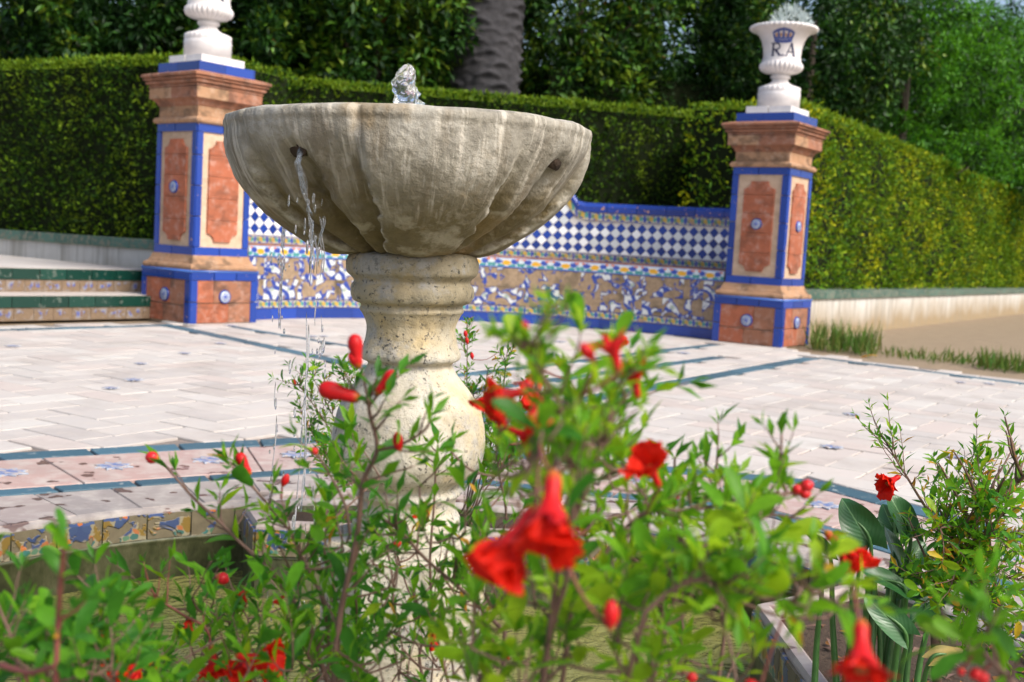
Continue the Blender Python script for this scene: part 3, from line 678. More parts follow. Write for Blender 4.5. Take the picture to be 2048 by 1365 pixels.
# top border and blue cap follow the top line
def topcourse(name, mat, R, off0, off1, width, th, out=0):
    k = int((BA1-BA0)*R/width)
    for i in range(k):
        a0, a1 = BA0+(BA1-BA0)*i/k, BA0+(BA1-BA0)*(i+1)/k; am = (a0+a1)/2
        mb = MB(); V = []
        for a in (a0+.0006, a1-.0006):
            for r in (R-th-out, R+(out if out else 0)):
                for o_ in (off0, off1):
                    V.append(Vector((R*math.cos(a-am)*0+(r*math.sin(am-a)), r*math.cos(a-am)-R, top_h(a)+o_-1.0)))
        mb.add(V, [(0, 2, 3, 1), (4, 5, 7, 6), (0, 1, 5, 4), (2, 6, 7, 3), (0, 4, 6, 2), (1, 3, 7, 5)])
        mb.build(name, mat, bench, mw=arcM(R, am, 1.0))
topcourse('top_border_tile', M_BORDER, RBK, -.112, -.032, .13, .012)
def capcourse():
    k = int((BA1-BA0)*RBK/.28)
    nseg = 4
    for i in range(k):
        mb = MB(); V = []; am = BA0+(BA1-BA0)*(i+.5)/k
        for s_ in range(nseg+1):
            a = BA0+(BA1-BA0)*(i+s_/nseg)/k
            a += .0008*(1 if s_ == 0 else -1 if s_ == nseg else 0)
            for r, o_ in ((RBK-.018, -.03), (RBK-.022, .02), (RBK-.005, .052), (RBK+.10, .062), (RBK+.225, .04), (RBK+.225, -.03)):
                V.append(Vector((r*math.sin(am-a), r*math.cos(a-am)-RBK, top_h(a)+o_-1.0)))
        F_ = [(s_*6+q, s_*6+(q+1) % 6, s_*6+6+(q+1) % 6, s_*6+6+q) for s_ in range(nseg) for q in range(6)]
        F_ += [(5, 4, 3, 2, 1, 0), tuple(nseg*6+q for q in range(6))]
        mb.add(V, F_); mb.build('cap_tile', M_BLUE_CAP, bench, mw=arcM(RBK, am, 1.0))
capcourse()

# ------------------------------------------------------------------ pillars
def ring(mb, prof, n=4):                     # square mouldings from a profile of (half width, z)
    V = []
    for h, z in prof: V += [(-h, -h, z), (h, -h, z), (h, h, z), (-h, h, z)]
    m_ = len(prof); F_ = [(i*4+k, i*4+(k+1) % 4, i*4+4+(k+1) % 4, i*4+4+k) for i in range(m_-1) for k in range(4)]
    F_ += [(3, 2, 1, 0), tuple((m_-1)*4+k for k in range(4))]; mb.add(V, F_)
def faceM(k, off, z=0):                      # frame on side k: local -y is outward
    return Matrix.Rotation(k*math.pi/2, 4, 'Z') @ Matrix.Translation((0, -off, z))
def build_pillar(label):
    pt = thing('pillar', label, 'pillar', group='terracotta and tile pillars at the bench ends')
    def L(name, mb, mat, mw=None, smooth=False): return mb.build(name, mat, pt, smooth, mw, True)
    hb, hs = .310, .2515
    mb = MB(); ring(mb, [(hb-.02, -.02), (hb-.02, .385)]); L('plinth_core', mb, M_GROUT)
    # terracotta blocks of the plinth faces
    for k in range(4):
        lay = [(-.16, .115, .24, .225), (.095, .115, .27, .225), (-.06, .28, .44, .10)] if k % 2 == 0 else [(-.10, .09, .36, .175), (.155, .09, .15, .175), (0, .255, .46, .15)]
        rows = [(.004, .13, [.0, .45, 1]), (.134, .32, [.0, .62, 1])] if k % 2 else [(.004, .15, [0, .58, 1]), (.154, .32, [0, .3, 1])]
        for z0, z1, cut in rows:
            for c0, c1 in zip(cut, cut[1:]):
                x0, x1 = -.245+.49*c0, -.245+.49*c1
                mb = MB(); mb.box((0, 0, 0), (x1-x0-.004, .016, z1-z0-.004)); L('clay_block', mb, M_CLAY_OLD if (k+int(c0*9)) % 3 else M_CLAY, faceM(k, hb-.012+random.gauss(0, .001)) @ Matrix.Translation(((x0+x1)/2, 0, (z0+z1)/2)))
        for sx in (-1, 1):                   # blue corner tiles
            for z0, z1 in ((.0, .16), (.162, .322)):
                mb = MB(); mb.box((0, 0, 0), (.058, .012, z1-z0-.005)); L('corner_tile', mb, M_BLUE, faceM(k, hb-.006) @ Matrix.Translation((sx*(hb-.0365), 0, (z0+z1)/2)))
        for x0, x1 in ((-.304, -.10), (-.098, .10), (.102, .304)):
            mb = MB(); mb.box((0, 0, 0), (x1-x0-.005, .012, .064)); L('edge_tile', mb, M_BLUE, faceM(k, hb-.0055) @ Matrix.Translation(((x0+x1)/2, 0, .355)))
        mb = MB(); mb.tube([(-.312, 0, 0), (.312, 0, 0)], .010, 8); L('edge_roll', mb, M_BLUE_LT, faceM(k, hb-.006, .386), True)
    mb = MB(); ring(mb, [(hb-.02, .380), (hb-.004, .392), (hb-.012, .394), (hb-.006, .404), (hb-.004, .418), (hb-.012, .433), (hb-.03, .440), (hb-.034, .450), (hb-.045, .470), (hs+.006, .490), (hs+.002, .503), (hs-.03, .506)]); L('base_moulding', mb, M_BUFF)
    mb = MB(); ring(mb, [(hs-.025, .50), (hs-.025, 1.475)]); L('shaft_core', mb, M_GROUT)
    for k in range(4):
        mb = MB(); mb.box((0, 0, 0), (.40, .014, .86)); L('shaft_panel', mb, M_SANDST, faceM(k, hs-.018) @ Matrix.Translation((0, 0, .985)))
        # raised shield panel with scooped corners, in five stacked blocks
        x, zt, zb, sc = .135, 1.355, .605, .062
        def outline(z):
            if z > zt-sc: return x-sc*math.sqrt(max(0, 1-((zt-z)/sc)**2)) if zt-z < sc else x
            if z < zb+sc: return x-sc*math.sqrt(max(0, 1-((z-zb)/sc)**2))
            return x
        zc = [zb, .765, .93, 1.09, 1.245, zt]
        for z0, z1 in zip(zc, zc[1:]):
            zs = [z0+(z1-z0)*i/10 for i in range(11)]; zs[0] += .0015; zs[-1] -= .0015
            ptsL = [(-outline(z), z) for z in zs]; ptsR = [(outline(z), z) for z in reversed(zs)]
            # notch steps
            P_ = ptsR+ptsL[::1]
            P_ = [(outline(z), z) for z in zs]+[(-outline(z), z) for z in reversed(zs)]
            n_ = len(P_); mb = MB(); mb.add([(a, -.016, b) for a, b in P_]+[(a*1.03, .006, b) for a, b in P_], [tuple(range(n_))]+[(i, i+n_, (i+1) % n_+n_, (i+1) % n_) for i in range(n_)])
            L('clay_panel_block', mb, M_CLAY, faceM(k, hs-.012+random.gauss(0, .001)))
        for sx in (-1, 1):
            zz = [.565, .79, 1.015, 1.24, 1.408]
            for z0, z1 in zip(zz, zz[1:]):
                mb = MB(); mb.box((0, 0, 0), (.050, .014, z1-z0-.006)); L('corner_tile', mb, M_BLUE, faceM(k, hs-.007) @ Matrix.Translation((sx*(hs-.0325), 0, (z0+z1)/2)))
        for zc_ in (.534, 1.439):
            for x0, x1 in ((-.244, -.02), (-.018, .244)):
                mb = MB(); mb.box((0, 0, 0), (x1-x0-.005, .014, .060)); L('edge_tile', mb, M_BLUE, faceM(k, hs-.0065) @ Matrix.Translation(((x0+x1)/2, 0, zc_)))
        # round medallions
        for zc_, r, off in ((1.0, .047, hs+.004), (.20, .052, hb-.004)):
            mb = MB(); mb.lathe([(.0005, .014), (r*.78, .014), (r*.84, .010)], 20); A_ = mb
            rm = MB(); rm.lathe([(r*.80, .009), (r*.90, .017), (r, .008), (r, -.01)], 20)
            M_ = faceM(k, off, zc_) @ Matrix.Rotation(math.pi/2, 4, 'X')
            M2 = faceM(k, off, zc_)
            A_.v = [(a, -c, b) for a, b, c in A_.v]; rm.v = [(a, -c, b) for a, b, c in rm.v]
            md = L('medallion', A_, M_MEDAL, M2, True); rim = rm.build('medallion_rim', M_BLUE, md, True, None, True)
    mb = MB(); ring(mb, [(hs-.03, 1.468), (hs+.012, 1.470), (hs+.021, 1.482), (hs+.021, 1.497), (hs+.008, 1.512), (hs-.012, 1.518)]); L('necking', mb, M_BUFF)
    mb = MB(); ring(mb, [(hs-.012, 1.515), (hs-.012, 1.597)]); L('frieze', mb, M_BUFF)
    mb = MB(); ring(mb, [(hs-.012, 1.595), (hs-.004, 1.602), (hs+.006, 1.625), (hs+.028, 1.643), (hs+.034, 1.647)]); L('cyma', mb, M_CLAY_OLD)
    for k in range(4):                       # fascia in blocks
        for x0, x1 in ((-.295, -.02), (-.016, .295)):
            mb = MB(); mb.box((0, 0, 0), (x1-x0, .05, .078)); L('fascia_block', mb, M_CLAY_OLD if x0 > -.1 else M_BUFF, faceM(k, .271+random.gauss(0, .0008)) @ Matrix.Translation(((x0+x1)/2*.985, 0, 1.687)))
    mb = MB(); ring(mb, [(.27, 1.64), (.27, 1.73), (.300, 1.731), (.300, 1.743), (.294, 1.745), (.294, 1.750), (.314, 1.754), (.318, 1.766), (.318, 1.771), (.309, 1.773), (.309, 1.779), (.330, 1.784), (.332, 1.794), (.322, 1.796), (.322, 1.801), (.3435, 1.805), (.3435, 1.822), (.335, 1.827), (.26, 1.846), (.2, 1.85)]); L('cornice', mb, M_CLAY_OLD)
    for k in range(4):
        for x0, x1 in ((-.252, -.02), (-.018, .246)):
            mb = MB(); mb.box((0, 0, 0), (x1-x0, .016, .072)); L('edge_tile', mb, M_BLUE, faceM(k, .244) @ Matrix.Translation(((x0+x1)/2, 0, 1.879)))
    mb = MB(); ring(mb, [(.238, 1.83), (.238, 1.914)]); L('top_block', mb, M_GROUT_W)
    for i, (sx, sy) in enumerate(((-1, -1), (1, -1), (1, 1), (-1, 1))):
        mb = MB(); mb.box((sx*.101+random.gauss(0, .002), sy*.101, 1.945+random.gauss(0, .002)), (.192, .192, .062)); ob = L('white_block', mb, M_URN)
    return pt
PIL = [(-2.4188, 8.6306, .1178), (2.1197, 9.5961, .1585)]
p1 = build_pillar('orange clay pillar with blue tile edging at left end of bench, beside the steps')
def copy_tree(o, parent=None):
    c = o.copy(); COL.objects.link(c)
    if parent is not None: c.parent = parent
    for ch in list(o.children): copy_tree(ch, c)
    return c
p2 = copy_tree(p1); p2['label'] = 'orange clay pillar with blue tile edging at right end of bench, below the lettered urn'
# the near corner points along -y at yaw 0, so turn the square by 45 degrees
for o, (x, y, a) in ((p1, PIL[0]), (p2, PIL[1])):
    o.location = (x, y, 0); o.rotation_euler = (0, 0, a+math.pi/4)
for ch in list(p1.children):                # the shaft medallion facing the bench has fallen off the left pillar
    if ch.name.split('.')[0] == 'medallion' and abs(ch.matrix_basis.translation.z-1.0) < .05 and ch.matrix_basis.translation.y < -.2:
        for g_ in list(ch.children): bpy.data.objects.remove(g_)
        bpy.data.objects.remove(ch)
# ------------------------------------------------------------------ urns
UP0_ = [(.0, 0), (.186, 0), (.188, .10), (.19, .125), (.183, .132), (.187, .140), (.186, .165), (.175, .178), (.150, .19), (.110, .205), (.082, .225), (.070, .245), (.068, .258), (.086, .264), (.090, .278), (.082, .290), (.072, .294), (.09, .302), (.150, .316), (.180, .336), (.189, .362), (.187, .385), (.176, .402), (.170, .408), (.172, .425), (.166, .440), (.166, .47), (.172, .53), (.188, .59), (.215, .64), (.25, .668), (.285, .682), (.297, .690), (.299, .702), (.288, .714), (.262, .716), (.24, .70), (.20, .66), (.0, .64)]
UP = [(r*.935, z*.935) for r, z in UP0_]
def urn_r(z):
    for (r0, z0), (r1, z1) in zip(UP, UP[1:]):
        if z0 <= z <= z1 and z1 > z0: return r0+(r1-r0)*(z-z0)/(z1-z0)
    return .17
def stroke(mb, pts, wd, face, closed=False):
    """flat painted ribbon on the urn wall; pts are (sideways, height) in metres"""
    V = []; n = len(pts)
    pts = [(px*1.30, ((pz-.442)*1.38+.438 if pz < .53 else (pz-.556)*1.25+.568)*.935) for px, pz in pts]
    for i, p in enumerate(pts):
        a = Vector(pts[i-1] if (i > 0 or closed) else p); b = Vector(pts[(i+1) % n] if (i < n-1 or closed) else p); t = (b-a).normalized(); q = Vector((-t.y, t.x))*wd[i]*.68 if hasattr(wd, '__len__') else Vector((-t.y, t.x))*wd*.66
        for s_ in (1, -1):
            pp = Vector(p)+q*s_; r = urn_r(pp.y)+.0022; th = face+pp.x/urn_r(pp.y); V.append((r*math.cos(th), r*math.sin(th), pp.y))
    m_ = n if closed else n-1
    mb.add(V, [(2*i, 2*i+1, 2*((i+1) % n)+1, 2*((i+1) % n)) for i in range(m_)])
def arcp(cx, cy, rx, ry, a0, a1, n=12): return [(cx+rx*math.cos(R_(a0+(a1-a0)*i/n)), cy+ry*math.sin(R_(a0+(a1-a0)*i/n))) for i in range(n+1)]
def lin(a, b, n=4): return [(a[0]+(b[0]-a[0])*i/n, a[1]+(b[1]-a[1])*i/n) for i in range(n+1)]
def build_urn(label, loc, face):
    ut = thing('urn', label, 'urn', loc, 0, 'white glazed urns on the pillars')
    def rf(th, i, r):
        z = UP[i][1]/.935; r = UP[i][0]
        if .300 < z < .40: return r*(1+.085*abs(math.cos(th*14)))-.010
        if .17 < z < .25: return r*(1+.12*abs(math.cos(th*12)))-.008
        if .68 < z < .715 and r > .24: return r*(1+.018*math.cos(th*40))
        return r
    fi = []
    for (r0, z0), (r1, z1) in zip(UP, UP[1:]): fi += [(r0, z0), ((r0+r1)/2, (z0+z1)/2)] if .6 < z0 < .0 else [(r0, z0)]
    mb = MB(); mb.lathe(UP, 192, rf=rf); mb.build('urn_body', M_URN, ut, True, None, True)
    l = MB(); z0, z1 = .442, .524
    # R (thick stem, bowl, leg, serifs)  -  side axis: + is to the viewer's right
    stroke(l, lin((-.060, z0), (-.060, z1)), .013, face); stroke(l, lin((-.060, z1-.004), (-.038, z1-.004), 3)+arcp(-.038, z1-.023, .021, .019, 90, -90)+lin((-.038, z1-.042), (-.060, z1-.042), 3), .0085, face)
    stroke(l, lin((-.044, z1-.043), (-.012, z0)), .012, face)
    for x in (-.060, -.010): stroke(l, lin((x-.013, z0+.002), (x+.013, z0+.002), 2), .005, face)
    stroke(l, lin((-.076, z1-.003), (-.056, z1-.003), 2), .006, face)
    stroke(l, lin((.003, z0+.001), (.003, z0+.011), 1), .010, face)                        # full stop
    stroke(l, lin((.024, z0), (.056, z1)), .006, face); stroke(l, lin((.055, z1), (.078, z0)), .014, face); stroke(l, lin((.034, z0+.027), (.068, z0+.027), 3), .006, face)
    for x in (.022, .078): stroke(l, lin((x-.012, z0+.002), (x+.012, z0+.002), 2), .005, face)
    l.build('lettering', M_INK, ut, False, None, True)
    c = MB(); zc = .556
    stroke(c, arcp(0, zc+.012, .058, .018, 200, 340), .018, face); stroke(c, arcp(0, zc+.030, .062, .016, 200, 340), .012, face)
    for x, h in ((-.052, .05), (-.026, .058), (0, .062), (.026, .058), (.052, .05)): stroke(c, lin((x*.95, zc+.01), (x*1.25, zc+h)), [.016, .015, .014, .012, .010], face)
    stroke(c, arcp(0, zc+.034, .072, .036, 160, 20), .014, face); stroke(c, lin((0, zc+.062), (0, zc+.082), 2), .008, face)
    c.build('crown_emblem', M_INK2, ut, False, None, True)
    c = MB()
    for x in (-.040, -.014, .014, .040): stroke(c, lin((x, zc+.026), (x*1.12, zc+.048), 3), .012, face)
    c.build('crown_lining', M_INK3, ut, False, None, True)
    return ut
fr = math.atan2(-9.6, -2.12)
u2 = build_urn('white urn lettered R.A under a blue crown, on the right pillar', (PIL[1][0], PIL[1][1], 1.980), fr)
u1 = copy_tree(u2); u1['label'] = 'white urn on the left pillar, its bowl cut off by the top of the photo'; u1.location = (PIL[0][0], PIL[0][1], 1.980); u1.rotation_euler = (0, 0, R_(28))
# silver foliage plant in the right urn
n = 520; ph = rng.uniform(0, 2*np.pi, n); ct = rng.uniform(0, 1, n); rr = rng.uniform(.35, 1, n)**.5
pos = np.stack([.165*rr*np.cos(ph)*np.sqrt(1-ct**2), .165*rr*np.sin(ph)*np.sqrt(1-ct**2), .185*rr*ct], 1); dr = pos+rng.normal(0, .05, (n, 3))+np.array([0, 0, .05])
me = cards('silver_plant', M_SILVER, pos, dr, rng.normal(0, 1, (n, 3)), rng.uniform(.03, .055, n), rng.uniform(.010, .018, n))
sp = link('silver_plant', me, None, Matrix.Translation((PIL[1][0]+.05, PIL[1][1]-.02, 2.635))); tag(sp, 'mound of silvery grey leaves growing out of the lettered urn', 'plant')

# ------------------------------------------------------------------ steps on the left
stp = thing('garden_steps', 'two low garden steps with green glazed nosing tiles left of the left pillar', 'steps', (-3.3, 8.2, 0))
S0 = Vector((-2.50, 8.78)); SD = Vector((-.602, -.799))      # runs along the riser towards the lower left
SN = Vector((-.799, .602))                                     # rises towards the far left
def stepM(s, t, z):                                            # local x along riser, y back, z up
    p = S0-SD*0+SD*s+SN*t; return Matrix(((-SD.x, SN.x, 0, p.x), (-SD.y, SN.y, 0, p.y), (0, 0, 1, z), (0, 0, 0, 1)))
LEN = 5.2
for lv, t0, zb in ((0, .04, 0), (1, .42, .172)):
    mb = MB(); mb.box((0, 0, 0), (LEN, .6 if lv == 0 else 4.4, .170)); mb.build('step_block', M_GROUT, stp, mw=stepM(LEN/2, t0+(.3 if lv == 0 else 2.2)+.012, zb+.085-.003))
    for i in range(int(LEN/.145)):
        mb = MB(); mb.box((0, 0, 0), (.142, .012, .088)); mb.build('riser_tile', M_STEPT, stp, mw=stepM(.145*(i+.5), t0+.006, zb+.046))
    for i in range(int(LEN/.21)):
        mb = MB(); mb.box((0, 0, 0), (.205, .05, .078)); mb.build('nosing_tile', M_GREEN_T, stp, mw=stepM(.21*(i+.5)+random.gauss(0, .001), t0+.018, zb+.131))
    for i in range(int(LEN/.4)):
        mb = MB(); dp = .33 if lv == 0 else .55; mb.box((0, 0, 0), (.395, dp, .012)); mb.build('tread_slab', M_PAVER, stp, mw=stepM(.4*(i+.5), t0+.046+dp/2, zb+.168))
mb = MB(); mb.box((0, 0, 0), (LEN, 3.6, .012)); tag(mb.build('landing_paving', M_PAVER, stp, mw=stepM(LEN/2, .42+.6+1.8, .172+.166)), kind='stuff')
# ------------------------------------------------------------------ low whitewashed walls with tile coping
def low_wall(label, a, b, z0, z1, th, tile, group='low whitewashed walls under the hedges'):
    a, b = Vector(a), Vector(b); L = (b-a).length; t = (b-a)/L; q = Vector((-t.y, t.x))
    wt = thing('garden_wall', label, 'wall', (a.x, a.y, 0), group=group)
    M0 = lambda s, o, z: Matrix(((t.x, q.x, 0, a.x+t.x*s+q.x*o), (t.y, q.y, 0, a.y+t.y*s+q.y*o), (0, 0, 1, z), (0, 0, 0, 1)))
    mb = MB(); mb.box((0, 0, 0), (L, th, z1-z0)); mb.build('wall_face', M_LIME, wt, mw=M0(L/2, th/2, (z0+z1)/2))
    k = int(L/tile)
    mb = MB(); mb.box((0, 0, 0), (L/k-.004, th+.03, .084)); me = mb.mesh('coping_tile', M_GREEN_OLD)
    for i in range(k): link('coping_tile', me, wt, M0(L*(i+.5)/k, th/2-.01, z1+.043+random.gauss(0, .001)))
    return wt
low_wall('low white wall with green tile coping behind the steps at left', (-6.6, 11.75), (-2.75, 9.55), .0, .49, .22, .24)
low_wall('long stained white wall with worn coping under the right hedge', (2.52, 10.25), (11.6, 24.2), -.03, .36, .25, .30)

# ================================================================== HEDGES, TREES
def hedge(name, label, a, b, depth, z0, z1, leaf, dens, size, mats, topmats, topn=1.0, bulge=.0):
    """clipped hedge from a to b (front face line), leaves as small blades over a core coloured dark for the shade between them"""
    a, b = Vector(a), Vector(b); L = (b-a).length; t = (b-a)/L; q = Vector((-t.y, t.x))
    hg = thing(name, label, 'hedge', (a.x, a.y, z0))
    mb = MB(); M0 = Matrix(((t.x, q.x, 0, a.x), (t.y, q.y, 0, a.y), (0, 0, 1, 0), (0, 0, 0, 1)))
    mb.box((L/2, depth/2, (z0+z1)/2), (L-.08, depth-.14, z1-z0-.10)); mb.build('shade_core', M_HEDGEC, hg, mw=M0)
    def put(nm, s, o, z, nrm, mt, ln):
        n = len(s); pos = np.stack([a.x+t.x*s+q.x*o, a.y+t.y*s+q.y*o, z], 1)
        y = nrm*.5+rng.normal(0, .6, (n, 3))+np.array([0, 0, .35]); zz = nrm+rng.normal(0, .45, (n, 3))
        me = cards(nm, mt, pos, y, zz, ln*rng.uniform(.6, 1.3, n), ln*rng.uniform(.32, .55, n)); tag(link(nm, me, hg), kind='stuff')
    fr = np.array([-q.x, -q.y, 0.0]); n = int(L*(z1-z0)*dens)
    s = rng.uniform(0, L, n); z = rng.uniform(z0, z1, n)
    lump = .035*np.sin(s*5.1+2*np.sin(z*3))+.03*np.sin(z*7+s*2.3)+.06*np.sin(s*21+3*np.sin(z*9))*np.sin(z*15+2*np.sin(s*13))
    put('foliage', s, rng.normal(.0, .045, n)-lump, z, np.tile(fr, (n, 1)), mats, leaf)
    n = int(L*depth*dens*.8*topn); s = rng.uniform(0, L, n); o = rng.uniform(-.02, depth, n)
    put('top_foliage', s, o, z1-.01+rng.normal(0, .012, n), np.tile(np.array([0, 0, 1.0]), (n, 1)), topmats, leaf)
    n = int(L*dens*.12); s = rng.uniform(0, L, n)
    put('top_fringe', s, rng.normal(-.01, .03, n), z1+rng.uniform(-.022, .012, n), np.tile(np.array([-q.x*.4, -q.y*.4, .9]), (n, 1)), topmats, leaf)
    n = int(depth*(z1-z0)*dens*.7)
    for end, sg in ((0, -1), (L, 1)):
        put('end_foliage', np.full(n, float(end))+rng.normal(0, .03, n), rng.uniform(0, depth, n), rng.uniform(z0, z1, n), np.tile(np.array([t.x*sg, t.y*sg, 0]), (n, 1)), mats, leaf)
    return hg
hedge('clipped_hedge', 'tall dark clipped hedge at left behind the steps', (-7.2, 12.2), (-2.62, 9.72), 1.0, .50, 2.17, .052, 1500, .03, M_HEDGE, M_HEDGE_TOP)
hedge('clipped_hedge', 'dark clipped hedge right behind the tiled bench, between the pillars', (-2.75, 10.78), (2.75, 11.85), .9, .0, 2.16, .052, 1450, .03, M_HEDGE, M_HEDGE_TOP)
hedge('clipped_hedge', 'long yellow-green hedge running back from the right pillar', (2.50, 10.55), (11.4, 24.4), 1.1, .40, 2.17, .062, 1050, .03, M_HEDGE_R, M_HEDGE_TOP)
hedge('clipped_hedge', 'higher dark hedge far behind, between palm trunk and right pillar', (.25, 13.7), (4.2, 15.2), 1.0, .0, 2.92, .055, 1000, .05, M_TREE_D, M_TREE_D)
# --- trees
def crown_mesh(nm, n, mats, weights, rx, rz, leaf, clumps, seed, wf=.42):
    g = np.random.default_rng(seed)
    cc = g.normal(0, 1, (clumps, 3)); cc /= np.linalg.norm(cc, axis=1)[:, None]; cc *= (g.uniform(.35, 1, (clumps, 1))**.5)*np.array([rx, rx, rz])
    idx = g.integers(0, clumps, n); off = g.normal(0, 1, (n, 3)); off /= np.linalg.norm(off, axis=1)[:, None]; rad = g.uniform(.10, .42, (clumps, 1))[idx]
    pos = cc[idx]+off*rad*g.uniform(.4, 1.15, (n, 1)); y = off*.8+g.normal(0, .5, (n, 3))+np.array([0, 0, -.15]); z = off*.5+np.array([0, 0, .8])+g.normal(0, .45, (n, 3))
    w2 = np.array([q if q > .05 else 0 for q in weights]); cm = g.choice(len(mats), clumps, p=w2/w2.sum()); mi = np.where(g.random(n) < .8, cm[idx], g.choice(len(mats), n, p=weights))
    return cards(nm, mats, pos, y, z, leaf*g.uniform(.6, 1.25, n), leaf*wf*g.uniform(.7, 1.3, n), mi)
CR = {'dark': crown_mesh('crown', 26000, [M_TREE_D, M_TREE_M], [.85, .15], 1.75, 1.95, .115, 170, 1),
      'mag': crown_mesh('crown', 19000, [M_TREE_M, M_TREE_D, M_DRY], [.65, .342, .008], 1.55, 1.75, .13, 130, 2),
      'light': crown_mesh('crown', 26000, [M_TREE_L, M_TREE_D], [.72, .28], 1.9, 2.0, .10, 170, 3, .36)}
def tree(kind, label, x, y, zc, sc, rot, group='broadleaf trees behind the hedges'):
    tr = thing('broadleaf_tree', label, 'tree', (x, y, 0), group=group)
    mb = MB(); top = zc+.5*sc; lean = random.uniform(-.15, .15)
    mb.tube([(x, y, -.05), (x+.04, y, .6), (x+lean*.5, y+.05, zc*.55), (x+lean, y, top)], [.17*sc, .13*sc, .10*sc, .03], 10)
    for k in range(5):
        a = rot+k*1.257; z0 = zc*(.45+.1*k)
        mb.tube([(x+lean*.6, y, z0), (x+.5*sc*math.cos(a), y+.5*sc*math.sin(a), z0+.45*sc), (x+1.1*sc*math.cos(a), y+1.1*sc*math.sin(a), z0+.8*sc)], [.05*sc, .035*sc, .012], 6)
    mb.build('trunk', M_BARK, tr, True)
    o = link('crown', CR[kind], tr, Matrix.Translation((x, y, zc)) @ Matrix.Rotation(rot, 4, 'Z') @ Matrix.Scale(sc, 4)); return tr
LB = {'dark': 'dark evergreen tree', 'mag': 'glossy-leaved magnolia', 'light': 'light green leafy tree'}
TREES = [('dark', -6.9, 15.0, 3.1, 1.05, 'behind the left end of the left hedge'), ('dark', -4.6, 13.6, 3.0, 1.0, 'behind the left hedge near the photo edge'), ('mag', -3.0, 13.4, 2.9, .95, 'directly behind the left urn'),
         ('mag', -1.75, 13.3, 2.9, .9, 'left of the palm trunk, above the fountain bowl'), ('mag', .75, 14.9, 3.5, .95, 'just right of the palm trunk'), ('dark', 2.6, 16.6, 3.1, 1.1, 'behind the higher dark hedge'),
         ('dark', 3.6, 14.9, 3.4, .85, 'directly behind the lettered urn'), ('light', 5.6, 17.0, 3.2, .95, 'behind the long right hedge, right of the urn'), ('light', 8.0, 20.3, 3.5, 1.05, 'behind the far part of the right hedge'),
         ('light', 10.8, 24.0, 3.9, 1.15, 'at the far right edge of the photo'), ('dark', 7.2, 22.5, 4.0, 1.1, 'in the second row behind the right hedge')]
for k, (kd, x, y, zc, sc, wh) in enumerate(TREES): tree(kd, LB[kd]+' '+wh, x, y, zc, sc, k*1.7)
RW = ['beyond the left edge hedge end', 'seen between crowns at the far left', 'seen behind the left urn crowns', 'seen just left of and behind the palm trunk', 'seen right of the lettered urn through gaps', 'far away behind the right-hand light tree', 'farthest at the right edge of the photo', 'farthest at the left edge of the photo']
for k, (kd, x, y, zc, sc) in enumerate([('dark', -8.6, 19, 3.4, 1.25), ('dark', -5.6, 17.4, 3.5, 1.2), ('dark', -2.9, 17.0, 3.5, 1.2), ('dark', -.3, 18.2, 3.2, 1.2), ('dark', 4.9, 21.5, 3.6, 1.3), ('dark', 9.8, 29, 4.0, 1.4), ('dark', 13.5, 31, 4.0, 1.4), ('dark', -11.0, 21.5, 3.5, 1.3)]):
    tree(kd, 'dark evergreen tree in the rear row, seen only between nearer crowns', x, y, zc, sc, k*2.3+.5, 'rear row of evergreen trees')['label'] = 'dark evergreen tree in the rear row, '+RW[k]
# --- palm trunk
pm = thing('palm_tree', 'thick grey palm trunk with leaf scars rising behind the hedge', 'palm', (-.50, 13.0, 0))
from mathutils import noise as mn
def mn_(th, z): return mn.noise(Vector((math.cos(th)*5, math.sin(th)*5, z*14)))
mb = MB(); nA_, nZ = 120, 260; V = []
for j in range(nZ+1):
    z = 5.4*j/nZ
    for k in range(nA_):
        th = 2*math.pi*k/nA_; row = z/.115; q = math.floor(row+.5*0); best = 0
        for rr_ in (math.floor(row), math.floor(row)+1):
            ph_ = (th*9/(2*math.pi)+.5*(rr_ % 2)) % 1-.5; zz = row-rr_+.42*ph_*ph_*4
            jit = math.sin(rr_*12.9+math.floor(th*9/(2*math.pi)+.5*(rr_ % 2))*78.2)*.5+.5
            best = max(best, (.1+.9*jit)*math.exp(-((zz+.25*(jit-.5))/.22)**2)*(1-abs(ph_)*1.1))
        r = .43+.06*best+.014*mn_(th, z)-.008*z+.012*math.sin(th*3+z*2); V.append((-.50+r*math.cos(th), 13.0+r*math.sin(th), z-.05))
mb.add(V, [(j*nA_+k, j*nA_+(k+1) % nA_, (j+1)*nA_+(k+1) % nA_, (j+1)*nA_+k) for j in range(nZ) for k in range(nA_)])
mb.build('trunk', M_PALMB, pm, True)
pos, yd, zd, ln = [], [], [], []
for k in range(26):
    a = k*2.4; el = random.uniform(-.2, 1.1); prev = Vector((-.50, 13.0, 5.4)); d = Vector((math.cos(a)*math.cos(el), math.sin(a)*math.cos(el), math.sin(el)))
    for j in range(26):
        d = (d+Vector((0, 0, -.05))).normalized(); prev = prev+d*.09; sd_ = d.cross(Vector((0, 0, 1))).normalized()
        for s_ in (1, -1): pos.append(prev[:]); yd.append((sd_*s_+d*.6)[:]); zd.append((0, 0, 1)); ln.append(.45*math.sin(math.pi*(j+2)/30))
link('frond', cards('frond', M_TREE_D, np.array(pos), np.array(yd), np.array(zd)+.01, np.array(ln), np.full(len(ln), .03)), pm)

# ================================================================== FOUNTAIN
ft = thing('stone_fountain', 'weathered stone fountain with scalloped bowl on a baluster pedestal in the basin', 'fountain', (CX+.0105, CY_, 0))
TILT = Matrix.Rotation(R_(-1.5), 4, 'Y')
def fz(v): return .9-(v-252)/1212.0
ft.rotation_euler = (0, R_(-1.5), 0)
def fpart(name, mb, mat, smooth=True, loc=None): return mb.build(name, mat, ft, smooth, Matrix.Translation(loc) if loc else None, True)
